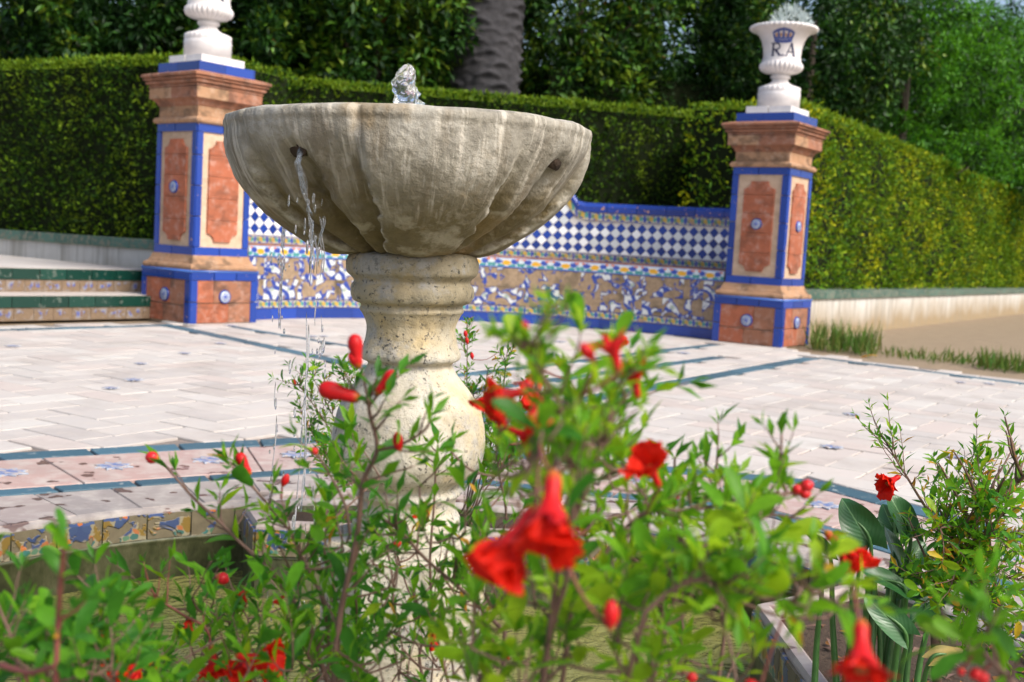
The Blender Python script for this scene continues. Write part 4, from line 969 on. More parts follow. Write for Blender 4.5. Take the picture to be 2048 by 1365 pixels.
# bowl profile (outer): radius, height, from rim downwards
OUT = [(.262, .892), (.270, .8985), (.285, .9005), (.2975, .8965), (.3005, .888), (.2985, .879), (.2985, .870), (.297, .852), (.292, .834), (.282, .812), (.267, .792), (.248, .772), (.226, .753), (.203, .737), (.180, .723), (.155, .710), (.130, .699), (.106, .6915)]
# refine
def refine(pr, k):
    out = []
    for i in range(len(pr)-1):
        p0, p1, p2, p3 = pr[max(i-1, 0)], pr[i], pr[i+1], pr[min(i+2, len(pr)-1)]
        for j in range(k):
            t = j/k; out.append(tuple(.5*((2*p1[c])+(-p0[c]+p2[c])*t+(2*p0[c]-5*p1[c]+4*p2[c]-p3[c])*t*t+(-p0[c]+3*p1[c]-3*p2[c]+p3[c])*t**3) for c in (0, 1)))
    return out+[pr[-1]]
PR = refine(OUT, 7); lens = [0]
for a, b in zip(PR, PR[1:]): lens.append(lens[-1]+math.hypot(a[0]-b[0], a[1]-b[1]))
TOT = lens[-1]
def sstep(x, a, b):
    t = min(1, max(0, (x-a)/(b-a))); return t*t*(3-2*t)
mb = MB(); NA = 512; V = []; UVs = []; FOLD = []; RIDGE = []
from mathutils import noise as mn
for i, (r, z) in enumerate(PR):
    s = lens[i]/TOT; se = max(0, (s-.10)/.90)
    for k in range(NA):
        th = 2*math.pi*k/NA                 # 0 = towards camera, positive = right
        wob = .020*mn.noise(Vector((math.cos(th)*3, math.sin(th)*3, s*6)))+(.035*mn.noise(Vector((math.cos(th)*8, math.sin(th)*8, s*13)))+.016*mn.noise(Vector((math.cos(th)*21, math.sin(th)*21, s*34))))*sstep(s, .2, .5)
        pc = ((math.degrees(th+wob)-15+45) % 90)-45      # angle from nearest petal centre
        hw = 24-2.5*sstep(se, .05, .5)+3.5*sstep(se, .72, .9)-16*sstep(se, .93, 1.0)
        d = abs(pc)-hw                         # >0: in the fold between petals
        rec = 0.0
        if d > 0:
            fold = sstep(d, 0, 1.3+1.5*se)*(.024*sstep(se, .05, .36)+.020*sstep(se, .36, .80))
            fc = 45-abs(pc)                    # degrees from the fold's middle
            groove = math.exp(-(fc/ (2.6+4*se))**2)*.034*sstep(se, .14, .30)*(1-.4*sstep(se, .7, 1))
            swell = .020*sstep(se, .2, .6)*math.exp(-((fc-10.5)/5)**2)
            rec = fold+groove-swell
        else:
            rec = -.012*sstep(se, .15, .8)*(1-(abs(pc)/hw)**2)-.012*sstep(se, .72, .95)*(1-(abs(pc)/max(hw, 1))**2)
        seam = math.exp(-(d/1.1)**2)*.0055*sstep(s, .075, .11)
        chip = .0022*mn.noise(Vector((math.cos(th)*9, math.sin(th)*9, s*9)))+.0012*mn.noise(Vector((math.cos(th)*40, math.sin(th)*40, s*30)))
        q = max(.02, (r-rec*(r/.3)**.25-seam+chip)*.968)
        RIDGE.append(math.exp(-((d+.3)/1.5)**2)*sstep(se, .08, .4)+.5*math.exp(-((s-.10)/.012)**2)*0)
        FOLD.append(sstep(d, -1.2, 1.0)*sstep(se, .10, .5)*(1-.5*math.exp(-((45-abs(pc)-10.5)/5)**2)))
        q -= .0028*math.exp(-((s-.098)/.010)**2)
        a = th-math.pi/2; V.append((q*math.cos(a), q*math.sin(a), z+(.0022*mn.noise(Vector((math.cos(th)*6, math.sin(th)*6, 2))) if s < .12 else 0)))
        UVs.append((k/NA, s))
def hole(i, k):                            # leave the spout mouths open
    z = PR[i][1]; th = 360*(k+.5)/NA
    for kf in range(4):
        da = ((th-(60+90*kf)+180) % 360)-180
        if (da*.29*math.pi/180/.0075)**2+((z-.8385)/.0065)**2 < 1: return True
    return False
F_ = [(i*NA+k, (i+1)*NA+k, (i+1)*NA+(k+1) % NA, i*NA+(k+1) % NA) for i in range(len(PR)-1) for k in range(NA) if not hole(i, k)]
mb.add(V, F_)
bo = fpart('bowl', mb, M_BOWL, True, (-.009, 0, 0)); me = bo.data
uvl = me.uv_layers.new(name='uv'); li = np.zeros(len(me.loops), np.int32); me.loops.foreach_get('vertex_index', li)
uva = np.array(UVs, np.float32)[li]
fm = uva[:, 0].reshape(-1, 4); seam_l = (fm < .01) & (fm.max(1, keepdims=True) > .9); uva[seam_l.reshape(-1), 0] = 1.0
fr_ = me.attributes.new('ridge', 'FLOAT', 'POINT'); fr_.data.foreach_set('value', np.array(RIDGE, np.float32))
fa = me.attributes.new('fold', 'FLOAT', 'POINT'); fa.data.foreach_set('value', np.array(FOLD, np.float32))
uvl.data.foreach_set('uv', uva.reshape(-1))
mb = MB(); mb.lathe([(.001, .80), (.12, .805), (.20, .835), (.25, .87), (.264, .892)], 96, (-.007, 0)); fpart('bowl_inside', mb, M_PED)
mb = MB(); mb.lathe([(.001, .884), (.10, .884), (.18, .884), (.259, .884)], 96, (-.007, 0)); fpart('bowl_water', mb, M_WATER)
# spout holes: plugs set in each fold, the mouth's inner shade put into their dark colour
for kf in range(4):
    th = R_(15+45+90*kf); a = th-math.pi/2
    mb = MB(); c = Vector((math.cos(a), math.sin(a), 0)); mb.tube([c*.235+Vector((0, 0, .846)), c*.268+Vector((0, 0, .842))], [.006, .016], 12, True); 
    fpart('spout', mb, M_SOIL_SHADE, True, (-.009, 0, 0))
# baluster pedestal
def pv(r, v): return (r/1229.0, fz(v))
PED = [(.06, .70), pv(118, 500), pv(129, 512), pv(131, 524), pv(130, 538), pv(122, 546), pv(117, 552), pv(117, 557), pv(122, 563), pv(124, 573), pv(122, 584), pv(116, 593), pv(104, 598), pv(101, 603), pv(103, 608), pv(102, 613), pv(98, 618), pv(92, 630), pv(88, 643), pv(89, 660), pv(93, 676), pv(99, 690), pv(101, 698), pv(98, 706), pv(88, 711), pv(84, 715), pv(86, 722), pv(95, 738), pv(110, 757), pv(126, 780), pv(141, 805), pv(149, 835), pv(154, 866), pv(154, 888), pv(148, 912), pv(135, 932), pv(116, 945), pv(107, 953), pv(104, 960)]
PP = refine(PED, 4); mb = MB()
def prf(th, i, r): 
    z = PP[i][1]; return r+.0028*mn.noise(Vector((math.cos(th)*2.2, math.sin(th)*2.2, z*14)))+.0014*mn.noise(Vector((math.cos(th)*7, math.sin(th)*7, z*45)))-.0025*max(0, mn.noise(Vector((math.cos(th)*5+9, math.sin(th)*5, z*30))))
mb.lathe(PP, 160, rf=prf); mb.f = [tuple(reversed(f)) for f in mb.f]; fpart('baluster', mb, M_PED)
mb = MB(); PB = refine([pv(100, 957), pv(108, 962), pv(110, 972), pv(104, 978), pv(98, 990), pv(100, 1008), pv(108, 1022), pv(110, 1034), pv(109, 1060)], 3); mb.lathe(PB, 96, rf=lambda th, i, r: r+.0016*mn.noise(Vector((math.cos(th)*4, math.sin(th)*4, i*.3)))); mb.f = [tuple(reversed(f)) for f in mb.f]; fpart('pedestal_foot', mb, M_PED)
mb = MB(); o8 = [(.142*math.cos(R_(22.5+45*k)), .142*math.sin(R_(22.5+45*k))) for k in range(8)]
mb.prism(o8, -.42, fz(1062), .012); fpart('pedestal_block', mb, M_PED, False)
# --- water
def glob(name, mb, label, cat, group=None, kd=None): return tag(mb.build(name, M_CLEAR, None, True), label, cat, group, kd)
mb = MB(); cj = Vector((CX-.030, CY_, .885)); V = []; na, nz = 40, 40
for j in range(nz+1):
    t = j/nz; z = .012+.115*t; r = .0215*(1-.18*t)*math.sqrt(max(0, 1-max(0, (t-.62)/.38)**2))+.0005
    for k in range(na):
        th = 2*math.pi*k/na; q = r*(1+.5*mn.noise(Vector((math.cos(th)*1.6, math.sin(th)*1.6, z*60)))+.34*mn.noise(Vector((math.cos(th)*4, math.sin(th)*4, z*130))))
        V.append((cj.x+q*math.cos(th)+.004*math.sin(z*50), cj.y+q*math.sin(th), cj.z+z-.016))
mb.add(V, [(j*na+k, j*na+(k+1) % na, (j+1)*na+(k+1) % na, (j+1)*na+k) for j in range(nz) for k in range(na)]+[tuple(range(na))[::-1], tuple(nz*na+k for k in range(na))])
glob('water_jet', mb, 'short lumpy jet of water bubbling above the bowl rim', 'water jet')
def stream(label, path, strands, rad, spread, drops, gap=.16):
    mb = MB(); n = len(path)
    for s_ in range(strands):
        ox, oy, ph_ = random.gauss(0, spread), random.gauss(0, spread*.6), random.uniform(0, 6.3); run = []
        steps = 70
        for i in range(steps+1):
            t = i/steps*(n-1); k = min(int(t), n-2); p = Vector(path[k]).lerp(Vector(path[k+1]), t-k); f = .3+.7*i/steps
            q = p+Vector((ox*f+.0022*math.sin(ph_+i*.55), oy*f+.002*math.cos(ph_+i*.4), 0))
            on = mn.noise(Vector((s_*7.7+ph_, i*.11, 0))) > (-.9 if i < steps*.22 else -gap+(i/steps)*.46)
            if on: run.append((q, rad*(.5+1.1*abs(mn.noise(Vector((i*.16, s_*3.1, 4)))))))
            if (not on or i == steps) and len(run) > 2:
                rr = [r for _, r in run]; rr[0] *= .2; rr[-1] *= .3
                mb.tube([p_ for p_, _ in run], rr, 6); run = []
            elif not on: run = []
    for _ in range(drops):
        t = random.uniform(.25, 1)*(n-1); k = min(int(t), n-2); p = Vector(path[k]).lerp(Vector(path[k+1]), t-k)
        r = random.uniform(.0008, .0022); mb.ball(p+Vector((random.gauss(0, spread*2.2), random.gauss(0, spread*2), 0)), (r, r, r*random.uniform(2, 7)), 7, 5)
    return glob('water_stream', mb, label, 'falling water', 'water running out of the bowl spouts', 'stuff')
th1 = R_(-30)-math.pi/2; c1 = Vector((math.cos(th1), math.sin(th1), 0)); B0 = Vector((CX-.016, CY_, 0))
def onb(r, z): return B0+c1*r+Vector((0, 0, z))
tx = Vector((.0, 0, 0))
stream('main stream of water falling from the spout on the left front of the bowl', [onb(.266, .842), onb(.272, .815), onb(.262, .785), onb(.248, .762), onb(.238, .735), onb(.236, .68), onb(.236, .55), onb(.236, .40), onb(.236, .20), onb(.236, 0), onb(.236, -.18)], 12, .0015, .0055, 40)
c2 = Vector((math.cos(R_(-122)-math.pi/2), math.sin(R_(-122)-math.pi/2), 0)); q2 = B0+c2*.27
stream('thin stream of water falling behind the left side of the bowl', [q2+Vector((0, 0, z)) for z in (.80, .72, .66, .5, .35, .2, 0, -.18)], 4, .0017, .004, 36, .15)
q3 = onb(.235, 0)
stream('sparse dripping water beside the main stream', [q3+Vector((.012, .0, z)) for z in (.745, .70, .6, .5, .3, .1, -.18)], 3, .0012, .006, 30, .0)
# ================================================================== PLANTS
def leaf_shape(seed, wmax=.36, curve=.22):
    g = random.Random(seed); V = []; F_ = []; T = (0, .12, .32, .56, .78, .93, 1.0); Wd = (.10, .34, .74, 1.0, .98, .68, .10)
    tw = g.uniform(-.15, .15); cv = curve*g.uniform(.3, 1.6); wm = wmax*g.uniform(.85, 1.15)
    for t, wq in zip(T, Wd):
        hw = wm*wq/2; zc = -cv*t*t+.02*g.uniform(-1, 1); xo = tw*t*t
        for x, dz in ((-hw, .32*hw), (0, 0), (hw, .32*hw)): V.append((x+xo, t, zc+dz))
    for i in range(len(T)-1):
        for k in (0, 1): F_.append((i*3+k, i*3+k+1, i*3+k+4, i*3+k+3))
    return V, F_
LEAFME = []
for mi, mt in enumerate(M_LEAF):
    row = []
    for s_ in range(4):
        mb = MB(); V, F_ = leaf_shape(s_*3+mi, (.40 if s_ % 2 else .32)); mb.add(V, F_); row.append(mb.mesh('leaf', mt, True))
    LEAFME.append(row)
def frame(y, z):
    y = y.normalized(); x = y.cross(z)
    if x.length < 1e-4: x = y.cross(Vector((1, .3, .2)))
    x.normalize(); z = x.cross(y); return Matrix(((x.x, y.x, z.x, 0), (x.y, y.y, z.y, 0), (x.z, y.z, z.z, 0), (0, 0, 0, 1)))
def spline(pts, k=6):
    pts = [Vector(p) for p in pts]; out = []
    for i in range(len(pts)-1):
        p0, p1, p2, p3 = pts[max(i-1, 0)], pts[i], pts[i+1], pts[min(i+2, len(pts)-1)]
        for j in range(k):
            t = j/k; out.append(.5*((2*p1)+(p2-p0)*t+(2*p0-5*p1+4*p2-p3)*t*t+(3*p1-p0-3*p2+p3)*t**3))
    return out+[pts[-1]]
EYE = Vector((0, 0, HC))
def rv(): return Vector((random.gauss(0, 1), random.gauss(0, 1), random.gauss(0, 1))).normalized()
class Bush:
    def __init__(s, label, root, name='pomegranate_bush', group='pomegranate bushes'):
        s.o = thing(name, label, 'shrub', root, group=group); s.lv = []; s.root = Vector(root); s.pts = []
    def leaf(s, p, y, z, L, pal): s.lv.append((p, y, z, L, pal))
    def pairs(s, path, L, sp, pal, t0=0.0, tip=True):
        acc = 0; sp_ = sp; tot = sum((a-b).length for a, b in zip(path, path[1:])); run = 0; ph = random.uniform(0, 6.28)
        for a, b in zip(path, path[1:]):
            d = b-a; l = d.length; run += l; acc += l
            if run < tot*t0: acc = 0; continue
            if acc > sp_:
                acc = 0; sp_ = sp*random.uniform(.7, 1.4); ph += math.pi/2+random.gauss(0, .4); t = d.normalized(); u_ = t.cross(Vector((0, 0, 1)) if abs(t.z) < .95 else Vector((1, 0, 0))).normalized(); v_ = t.cross(u_)
                for sg in (0, math.pi):
                    if random.random() < .10: continue
                    q = u_*math.cos(ph+sg)+v_*math.sin(ph+sg); y = q+t*random.uniform(.4, 1.1)+Vector((0, 0, .15)); s.leaf(b, y, t*.8-q*.5+rv()*.45+Vector((0, 0, .5)), L*random.uniform(.45, 1.3), pal)
        if tip:
            t = (path[-1]-path[-2]).normalized()
            for k in range(random.choice((2, 2, 3))): s.leaf(path[-1], t+rv()*.7, rv()+Vector((0, 0, .6)), L*random.uniform(.5, .95), pal)
    def stem(s, pts, r0, r1, pal, L=.026, sp=.016, t0=.0, twigs=8, tl=(.03, .08), rootit=True, mat=None, tw_t0=.1, tip=True):
        path = spline(pts); nv = len(path); s.pts += path
        if rootit: path = spline([s.root+Vector((random.uniform(-.05, .05), random.uniform(-.04, .04), 0)), s.root*.4+path[0]*.6+Vector((0, .02, -.04))]+[path[0]], 5)[:-1]+path
        mb = MB(); n = len(path); mb.tube(path, [r0+(r1-r0)*i/(n-1) for i in range(n)], 7)
        vis = path[-nv:]
        s.pairs(vis, L, sp, pal, t0, tip)
        for k in range(twigs):
            i = int(nv*random.uniform(tw_t0, .95)); i = min(max(i, 1), nv-2); b = vis[i]; t = (vis[i+1]-vis[i-1]).normalized(); s.twig(mb, b, t*.7+rv()*.9+Vector((0, 0, .25)), random.uniform(*tl), pal, L*.9, sp, r1)
        mb.build('stem', mat or M_STEM, s.o, True); return path
    def twig(s, mb, b, d, ln, pal, L, sp, r):
        d = d.normalized(); p = [b]; 
        for j in range(6): d = (d+rv()*.16+Vector((0, 0, .05))).normalized(); p.append(p[-1]+d*ln/6)
        mb.tube(p, [r*(1-.1*j) for j in range(7)], 5); s.pts += p[1::2]; s.pairs(spline(p, 2), L, sp*.8, pal)
    def join(s, mb, b, r):
        if not s.pts: return
        q = min(s.pts, key=lambda k: (k-b).length_squared); L = (q-b).length
        if L > .004: mb.tube(spline([q, (q+b)/2+Vector((0, 0, -.10*L))+rv()*.06*L, b], 4), r, 5)
    def fill(s, boxes, pal, L, sp, n, ln, r=.0009):
        for _ in range(n):
            mb = MB(); u0, u1, v0, v1, d0, d1 = random.choice(boxes); b = P(random.uniform(u0, u1), random.uniform(v0, v1), random.uniform(d0, d1))
            s.join(mb, b, r*1.15); s.twig(mb, b, Vector((random.gauss(0, .5), random.gauss(0, .5), .8)), random.uniform(*ln), pal, L, sp, r)
            mb.build('stem', M_STEM, s.o, True)
    def done(s, cap=300):
        def app(l): return l[3]/max(.1, (l[0]-EYE).dot(FW))
        def vis(l):
            d = l[0]-EYE; z = d.dot(FW)
            if z < .1: return -1
            u = 1024+F*d.dot(RT)/z; v = 682.5-F*d.dot(UPV)/z; return app(l) if (-40 < u < 2090 and -40 < v < 1405) else -1
        s.lv.sort(key=vis, reverse=True); rest = []
        for i, (p, y, z, L, pal) in enumerate(s.lv):
            k = random.choices(range(4), pal)[0]
            if i < cap: link('leaf', random.choice(LEAFME[k]), s.o, Matrix.Translation(p) @ frame(y, z) @ Matrix.Scale(L, 4))
            else: rest.append((p, y, z, L, k))
        if rest:
            a = [np.array([list(r[i]) for r in rest]) for i in range(3)]
            me = cards('leaf_mass', M_LEAF, a[0], a[1], a[2], np.array([r[3] for r in rest]), np.array([r[3]*.28 for r in rest]), [r[4] for r in rest]); tag(link('leaf_mass', me, s.o), kind='stuff')
# flowers
def calyx_mesh(seed, sep=.34, flare=1.0, mat=None):
    g = random.Random(seed); mb = MB(); pr = [(.035, 0), (.10, .05), (.15, .15), (.165, .28), (.15, .40), (.16, .55), (.21, .75), (.27*flare, .92), (.30*flare, 1.0)]; n = 18
    mb.lathe(pr, n, rf=lambda th, i, r: r*(1+.05*math.cos(6*th)*(i > 4)))
    rI = [(.29*flare, 1.0), (.19, .75), (.12, .5), (.002, .42)]; mb.lathe(rI, n)
    for k in range(6):
        a = k*math.pi/3+g.uniform(-.08, .08); r0 = .29*flare; b0 = a-.45; b1 = a+.45; o = g.uniform(.75, 1.3)*flare; L = sep*g.uniform(.85, 1.15)
        P0, P1 = Vector((r0*math.cos(b0), r0*math.sin(b0), 1)), Vector((r0*math.cos(b1), r0*math.sin(b1), 1)); out = Vector((math.cos(a), math.sin(a), 0)); m0 = (P0+P1)/2+out*L*.45*o+Vector((0, 0, L*.6)); tp = (P0+P1)/2+out*L*.95*o+Vector((0, 0, L*.8)); sd_ = Vector((-out.y, out.x, 0))*.11; th_ = -out*.03
        mb.add([P0, P1, m0+sd_, m0-sd_, tp, P0+th_, P1+th_, m0+sd_+th_, m0-sd_+th_], [(0, 1, 2, 3), (3, 2, 4), (6, 5, 8, 7), (7, 8, 4), (0, 3, 8, 5), (1, 6, 7, 2), (3, 4, 8), (2, 7, 4)])
    return mb.mesh('flower', mat or M_RED, True)
def petal_mesh(seed):
    g = random.Random(seed); mb = MB(); n = 9; V = []
    for i in range(n+1):
        t = i/n; hw = .52*math.sin(min(1, t*1.15)*math.pi*.62)**.7+.05
        for k in range(n+1):
            x = (k/n-.5)*2; cr = .26*mn.noise(Vector((x*2.4+seed*3, t*2.8, seed)))+.12*mn.noise(Vector((x*6, t*5, seed+4)))
            yy = t*(1-.12*x*x*t)+.04*mn.noise(Vector((x*4, seed, 9)))*t
            V.append((x*hw, yy, cr*t+.10*math.sin(t*3)*.5-.22*t*t+.12*x*x*t))
    mb.add(V, [(i*(n+1)+k, i*(n+1)+k+1, (i+1)*(n+1)+k+1, (i+1)*(n+1)+k) for i in range(n) for k in range(n)])
    return mb.mesh('petal', M_PETAL, True)
CAL = [calyx_mesh(1), calyx_mesh(2, .42, 1.15)]; STARC = calyx_mesh(3, .62, 1.35); PET = [petal_mesh(k) for k in range(5)]
mb = MB(); mb.lathe([(.02, 0), (.10, .04), (.15, .16), (.15, .30), (.165, .45), (.21, .64), (.215, .78), (.16, .92), (.07, .985), (.002, 1.0)], 16); BUDM = mb.mesh('bud', M_RED, True)
mb = MB(); mb.lathe([(.03, 0), (.22, .08), (.40, .30), (.45, .52), (.38, .75), (.22, .90), (.10, .97), (.002, 1.0)], 16); ROUNDM = mb.mesh('bud', M_BERRY, True)
mb = MB(); mb.lathe([(.03, 0), (.10, .10), (.24, .35), (.27, .58), (.20, .84), (.07, .97), (.002, 1.0)], 16); OVALM = mb.mesh('bud', M_RED, True)
mb = MB()
for k in range(16):
    a = k*2.4; r = .05+.006*k; mb.tube([(r*.5*math.cos(a), r*.5*math.sin(a), .6), (r*math.cos(a), r*math.sin(a), 1.15+.01*(k % 5))], [.008, .008], 4); mb.ball((r*math.cos(a), r*math.sin(a), 1.17+.01*(k % 5)), .02, 5, 4)
STAM = mb.mesh('stamens', M_STAMEN, True)
def flower(bush, kind, base, tip, toward=0.0, npet=6, label=None, petlen=.8, seed=0, leans=(.15, .95)):
    b = P(*base); t = P(*tip); d = t-b-FW*toward*(t-b).length; L = (t-b).length; M_ = Matrix.Translation(b) @ frame(Vector((d.y, -d.x, .02)) if abs(d.z) < .9*d.length else Vector((1, .1, 0)), d)
    # frame gives y,z ; make z the axis exactly
    z = d.normalized(); x = z.cross(Vector((.31, .95, .05))).normalized(); y = z.cross(x); M_ = Matrix(((x.x, y.x, z.x, b.x), (x.y, y.y, z.y, b.y), (x.z, y.z, z.z, b.z), (0, 0, 0, 1)))
    me = {'flower': CAL[seed % 2], 'star': STARC, 'bud': BUDM, 'round': ROUNDM, 'oval': OVALM}[kind]
    o = link('flower' if kind in ('flower', 'star') else 'bud', me, bush.o, M_ @ Matrix.Scale(L, 4))
    if label: o['label'] = label
    pm_ = MB(); bush.join(pm_, b, .0009)
    if pm_.v: pm_.build('stem', M_STEM_R, bush.o, True)
    if kind == 'flower':
        for k in range(npet):
            a = k*2*math.pi/npet+seed; lean = random.uniform(*leans); out = Vector((math.cos(a), math.sin(a), 0)); yv = out*lean+Vector((0, 0, 1)); zv = -out+Vector((0, 0, lean))
            Mp = Matrix.Translation(out*.2+Vector((0, 0, .86))) @ frame(yv, zv) @ Matrix.Scale(petlen*random.uniform(.65, 1.2), 4); q = bpy.data.objects.new('petal', random.choice(PET)); COL.objects.link(q); q.parent = o; q.matrix_basis = Mp
        q = bpy.data.objects.new('stamens', STAM); COL.objects.link(q); q.parent = o
    return o
DEEP, MID, LIME, MIXY = (.60, .37, .03, .004), (.32, .56, .12, .006), (.05, .48, .46, .006), (.42, .44, .08, .06)
SOILZ = -.027
# ---- big foreground bush in the near planter
fb = Bush('big pomegranate bush in front of the fountain, red flowers and blurred lime-green shoots', (.0, .74, SOILZ))
def pp(l): return [P(*q) for q in l]
fb.stem(pp([(668, 1365, .88), (679, 1239, .88), (700, 1140, .87), (716, 1060, .86), (726, 966, .85), (754, 900, .84), (740, 830, .83), (735, 798, .82)]), .0032, .0013, DEEP, .027, .016, .15, 12, (.018, .045))
fb.stem(pp([(757, 900, .84), (800, 890, .83), (850, 860, .82), (862, 830, .82)]), .0014, .0009, MID, .024, .014, 0, 2, (.02, .04), False)
fb.stem(pp([(735, 798, .82), (728, 760, .82), (722, 735, .82)]), .0011, .0009, MID, .020, .03, 0, 0, rootit=False, tip=False)
fb.stem(pp([(1010, 1265, .95), (952, 1206, .95), (906, 1165, .94), (848, 1115, .93), (807, 1069, .92), (770, 1040, .91)]), .0022, .0012, DEEP, .026, .018, .1, 8, (.018, .045))
fb.stem(pp([(906, 1165, .94), (912, 1120, .92), (905, 1075, .90)]), .0013, .0009, MID, .026, .013, 0, 2, (.018, .035), False)
fb.stem(pp([(1085, 1365, .66), (1105, 1247, .64), (1134, 1152, .62), (1146, 1010, .60), (1140, 910, .585), (1120, 820, .57), (1090, 760, .56), (1066, 715, .555), (1050, 680, .55)]), .0022, .0010, LIME, .0175, .0085, .12, 26, (.012, .034))
fb.stem(pp([(1120, 1100, .62), (1180, 960, .60), (1215, 850, .60), (1228, 770, .60), (1240, 740, .60)]), .0020, .0011, LIME, .0185, .0095, .05, 12, (.018, .04))
fb.stem(pp([(1134, 1000, .72), (1190, 880, .73), (1230, 820, .74), (1266, 800, .74), (1285, 790, .74)]), .0017, .0010, MID, .024, .014, .1, 5, (.02, .05))
fb.stem(pp([(1150, 1190, .70), (1276, 1033, .72), (1373, 1022, .74), (1459, 1008, .75), (1530, 1000, .76), (1580, 985, .77)]), .0018, .0010, LIME, .022, .011, .15, 18, (.015, .038))
fb.stem(pp([(1373, 1106, .74), (1459, 1071, .76), (1540, 1032, .78), (1600, 1040, .80), (1655, 1065, .80)]), .0014, .0008, LIME, .022, .016, .1, 4, (.015, .028))
fb.stem(pp([(1555, 1005, .77), (1556, 950, .77), (1562, 900, .77), (1563, 862, .77)]), .0012, .0008, MID, .023, .013, 0, 2, (.02, .03), False)
fb.stem(pp([(1290, 1225, .60), (1353, 1175, .60), (1413, 1162, .60), (1495, 1190, .60), (1590, 1200, .60), (1640, 1160, .59)]), .0018, .0010, LIME, .023, .011, .05, 16, (.015, .038))
fb.stem(pp([(1495, 1190, .60), (1560, 1150, .60), (1640, 1190, .58), (1690, 1215, .57)]), .0013, .0008, LIME, .020, .014, .05, 4, (.012, .025), False)
fb.stem(pp([(655, 1365, .98), (620, 1260, .98), (577, 1185, .98), (533, 1134, .98), (477, 1082, .98), (444, 1049, .98), (388, 997, .98), (355, 960, .98), (322, 921, .98)]), .0026, .0009, MID, .027, .028, .25, 10, (.018, .04))
fb.stem(pp([(664, 1320, .96), (645, 1200, .96), (610, 1126, .96), (588, 1075, .96), (544, 1019, .96), (507, 975, .96), (483, 938, .96)]), .0022, .0010, MID, .027, .019, .3, 11, (.018, .04))
fb.stem(pp([(700, 1070, .9), (690, 1010, .9), (660, 950, .9), (634, 908, .9)]), .0014, .0008, MID, .024, .022, .2, 2, (.018, .035), False)
fb.stem(pp([(905, 1400, 1.12), (870, 1250, 1.12), (860, 1130, 1.12), (868, 1010, 1.12), (872, 930, 1.12), (876, 890, 1.12)]), .0019, .0009, MID, .026, .020, .3, 8, (.018, .045))
fb.stem(pp([(860, 1400, 1.15), (840, 1300, 1.15), (905, 1210, 1.15), (960, 1150, 1.14), (1010, 1050, 1.12), (1000, 960, 1.1), (985, 930, 1.1)]), .0019, .0010, MID, .027, .018, .2, 12, (.018, .045))
fb.stem(pp([(1290, 1400, .9), (1320, 1240, .9), (1330, 1120, .9), (1320, 1030, .9), (1345, 960, .9), (1350, 915, .9)]), .0021, .0010, MID, .026, .016, .2, 12, (.018, .045))
fb.stem(pp([(1430, 1400, .85), (1450, 1250, .85), (1440, 1100, .86), (1432, 980, .87), (1436, 895, .87)]), .0021, .0009, MID, .026, .017, .25, 12, (.018, .04))
fb.stem(pp([(430, 1420, 1.0), (420, 1330, 1.0), (415, 1262, 1.0), (366, 1230, 1.0), (318, 1200, 1.0), (287, 1180, 1.0)]), .0018, .0009, MID, .025, .022, .1, 6, (.018, .04), mat=M_STEM_R)
fb.fill([(640, 1010, 1090, 1420, 1.0, 1.2), (640, 1010, 950, 1250, .95, 1.1)], MIXY, .028, .018, 30, (.03, .07))
fb.fill([(1030, 1250, 780, 1000, .62, .85), (980, 1300, 900, 1080, .68, .90), (1180, 1460, 980, 1150, .70, .92), (1320, 1540, 1020, 1200, .70, .92)], LIME, .024, .0115, 70, (.02, .045))
fb.fill([(940, 1480, 1120, 1420, .62, .95)], LIME, .026, .012, 46, (.02, .05))
fb.fill([(1040, 1240, 880, 1120, .50, .58)], LIME, .019, .011, 10, (.02, .035))
fb.fill([(560, 960, 1060, 1420, .85, 1.1)], MID, .026, .015, 46, (.03, .06))
fb.fill([(250, 760, 1300, 1450, .85, 1.15)], (.35, .56, .09, 0), .026, .012, 54, (.03, .065))
fb.fill([(940, 1420, 1180, 1440, .62, .95)], LIME, .025, .011, 34, (.02, .05))
fb.fill([(1350, 1680, 1080, 1240, .6, .75)], LIME, .021, .012, 8, (.018, .035))
fb.fill([(330, 720, 1180, 1430, .95, 1.15)], DEEP, .028, .017, 30, (.03, .07))
R3 = [('bud', (722, 798, .82), (637, 775, .82), 0), ('bud', (752, 790, .82), (790, 742, .82), 0), ('bud', (716, 738, .82), (708, 668, .82), 0), ('oval', (722, 738, .82), (698, 705, .82), 0), ('oval', (800, 905, .83), (793, 864, .83), 0),
      ('round', (318, 917, .98), (290, 914, .98), 0), ('bud', (500, 952, .96), (476, 906, .96), 0), ('round', (634, 910, .9), (624, 896, .9), 0), ('oval', (564, 975, .96), (576, 948, .96), 0),
      ('round', (1050, 668, .55), (1042, 640, .55), 0), ('oval', (1190, 724, .52), (1160, 686, .52), .2), ('star', (1240, 745, .52), (1224, 695, .52), .1), ('round', (1585, 985, .77), (1603, 972, .77), 0), ('round', (1600, 978, .77), (1627, 966, .77), 0), ('round', (1598, 990, .77), (1622, 986, .77), 0),
      ('oval', (1222, 1262, .52), (1222, 1200, .52), 0), ('round', (1086, 865, .60), (1110, 838, .6), .3), ('round', (785, 1090, 1.1), (803, 1086, 1.1), 0), ('round', (432, 1152, 1.0), (458, 1163, 1.0), 0), ('round', (1395, 1352, .7), (1372, 1358, .7), 0), ('oval', (1520, 1375, .6), (1490, 1362, .6), 0)]
for k, b, t, tw in R3: flower(fb, k, b, t, tw)
flower(fb, 'flower', (1108, 940, .50), (1096, 1050, .495), .38, 7, 'largest scarlet flower, hanging open and out of focus', .92, 1, (.0, .42))
flower(fb, 'flower', (1075, 1010, .505), (1018, 1098, .50), .15, 6, 'ragged scarlet flower drooping left of the largest one', .95, 4, (.0, .35))
flower(fb, 'flower', (1056, 782, .70), (1002, 792, .70), .2, 6, None, .9, 2)
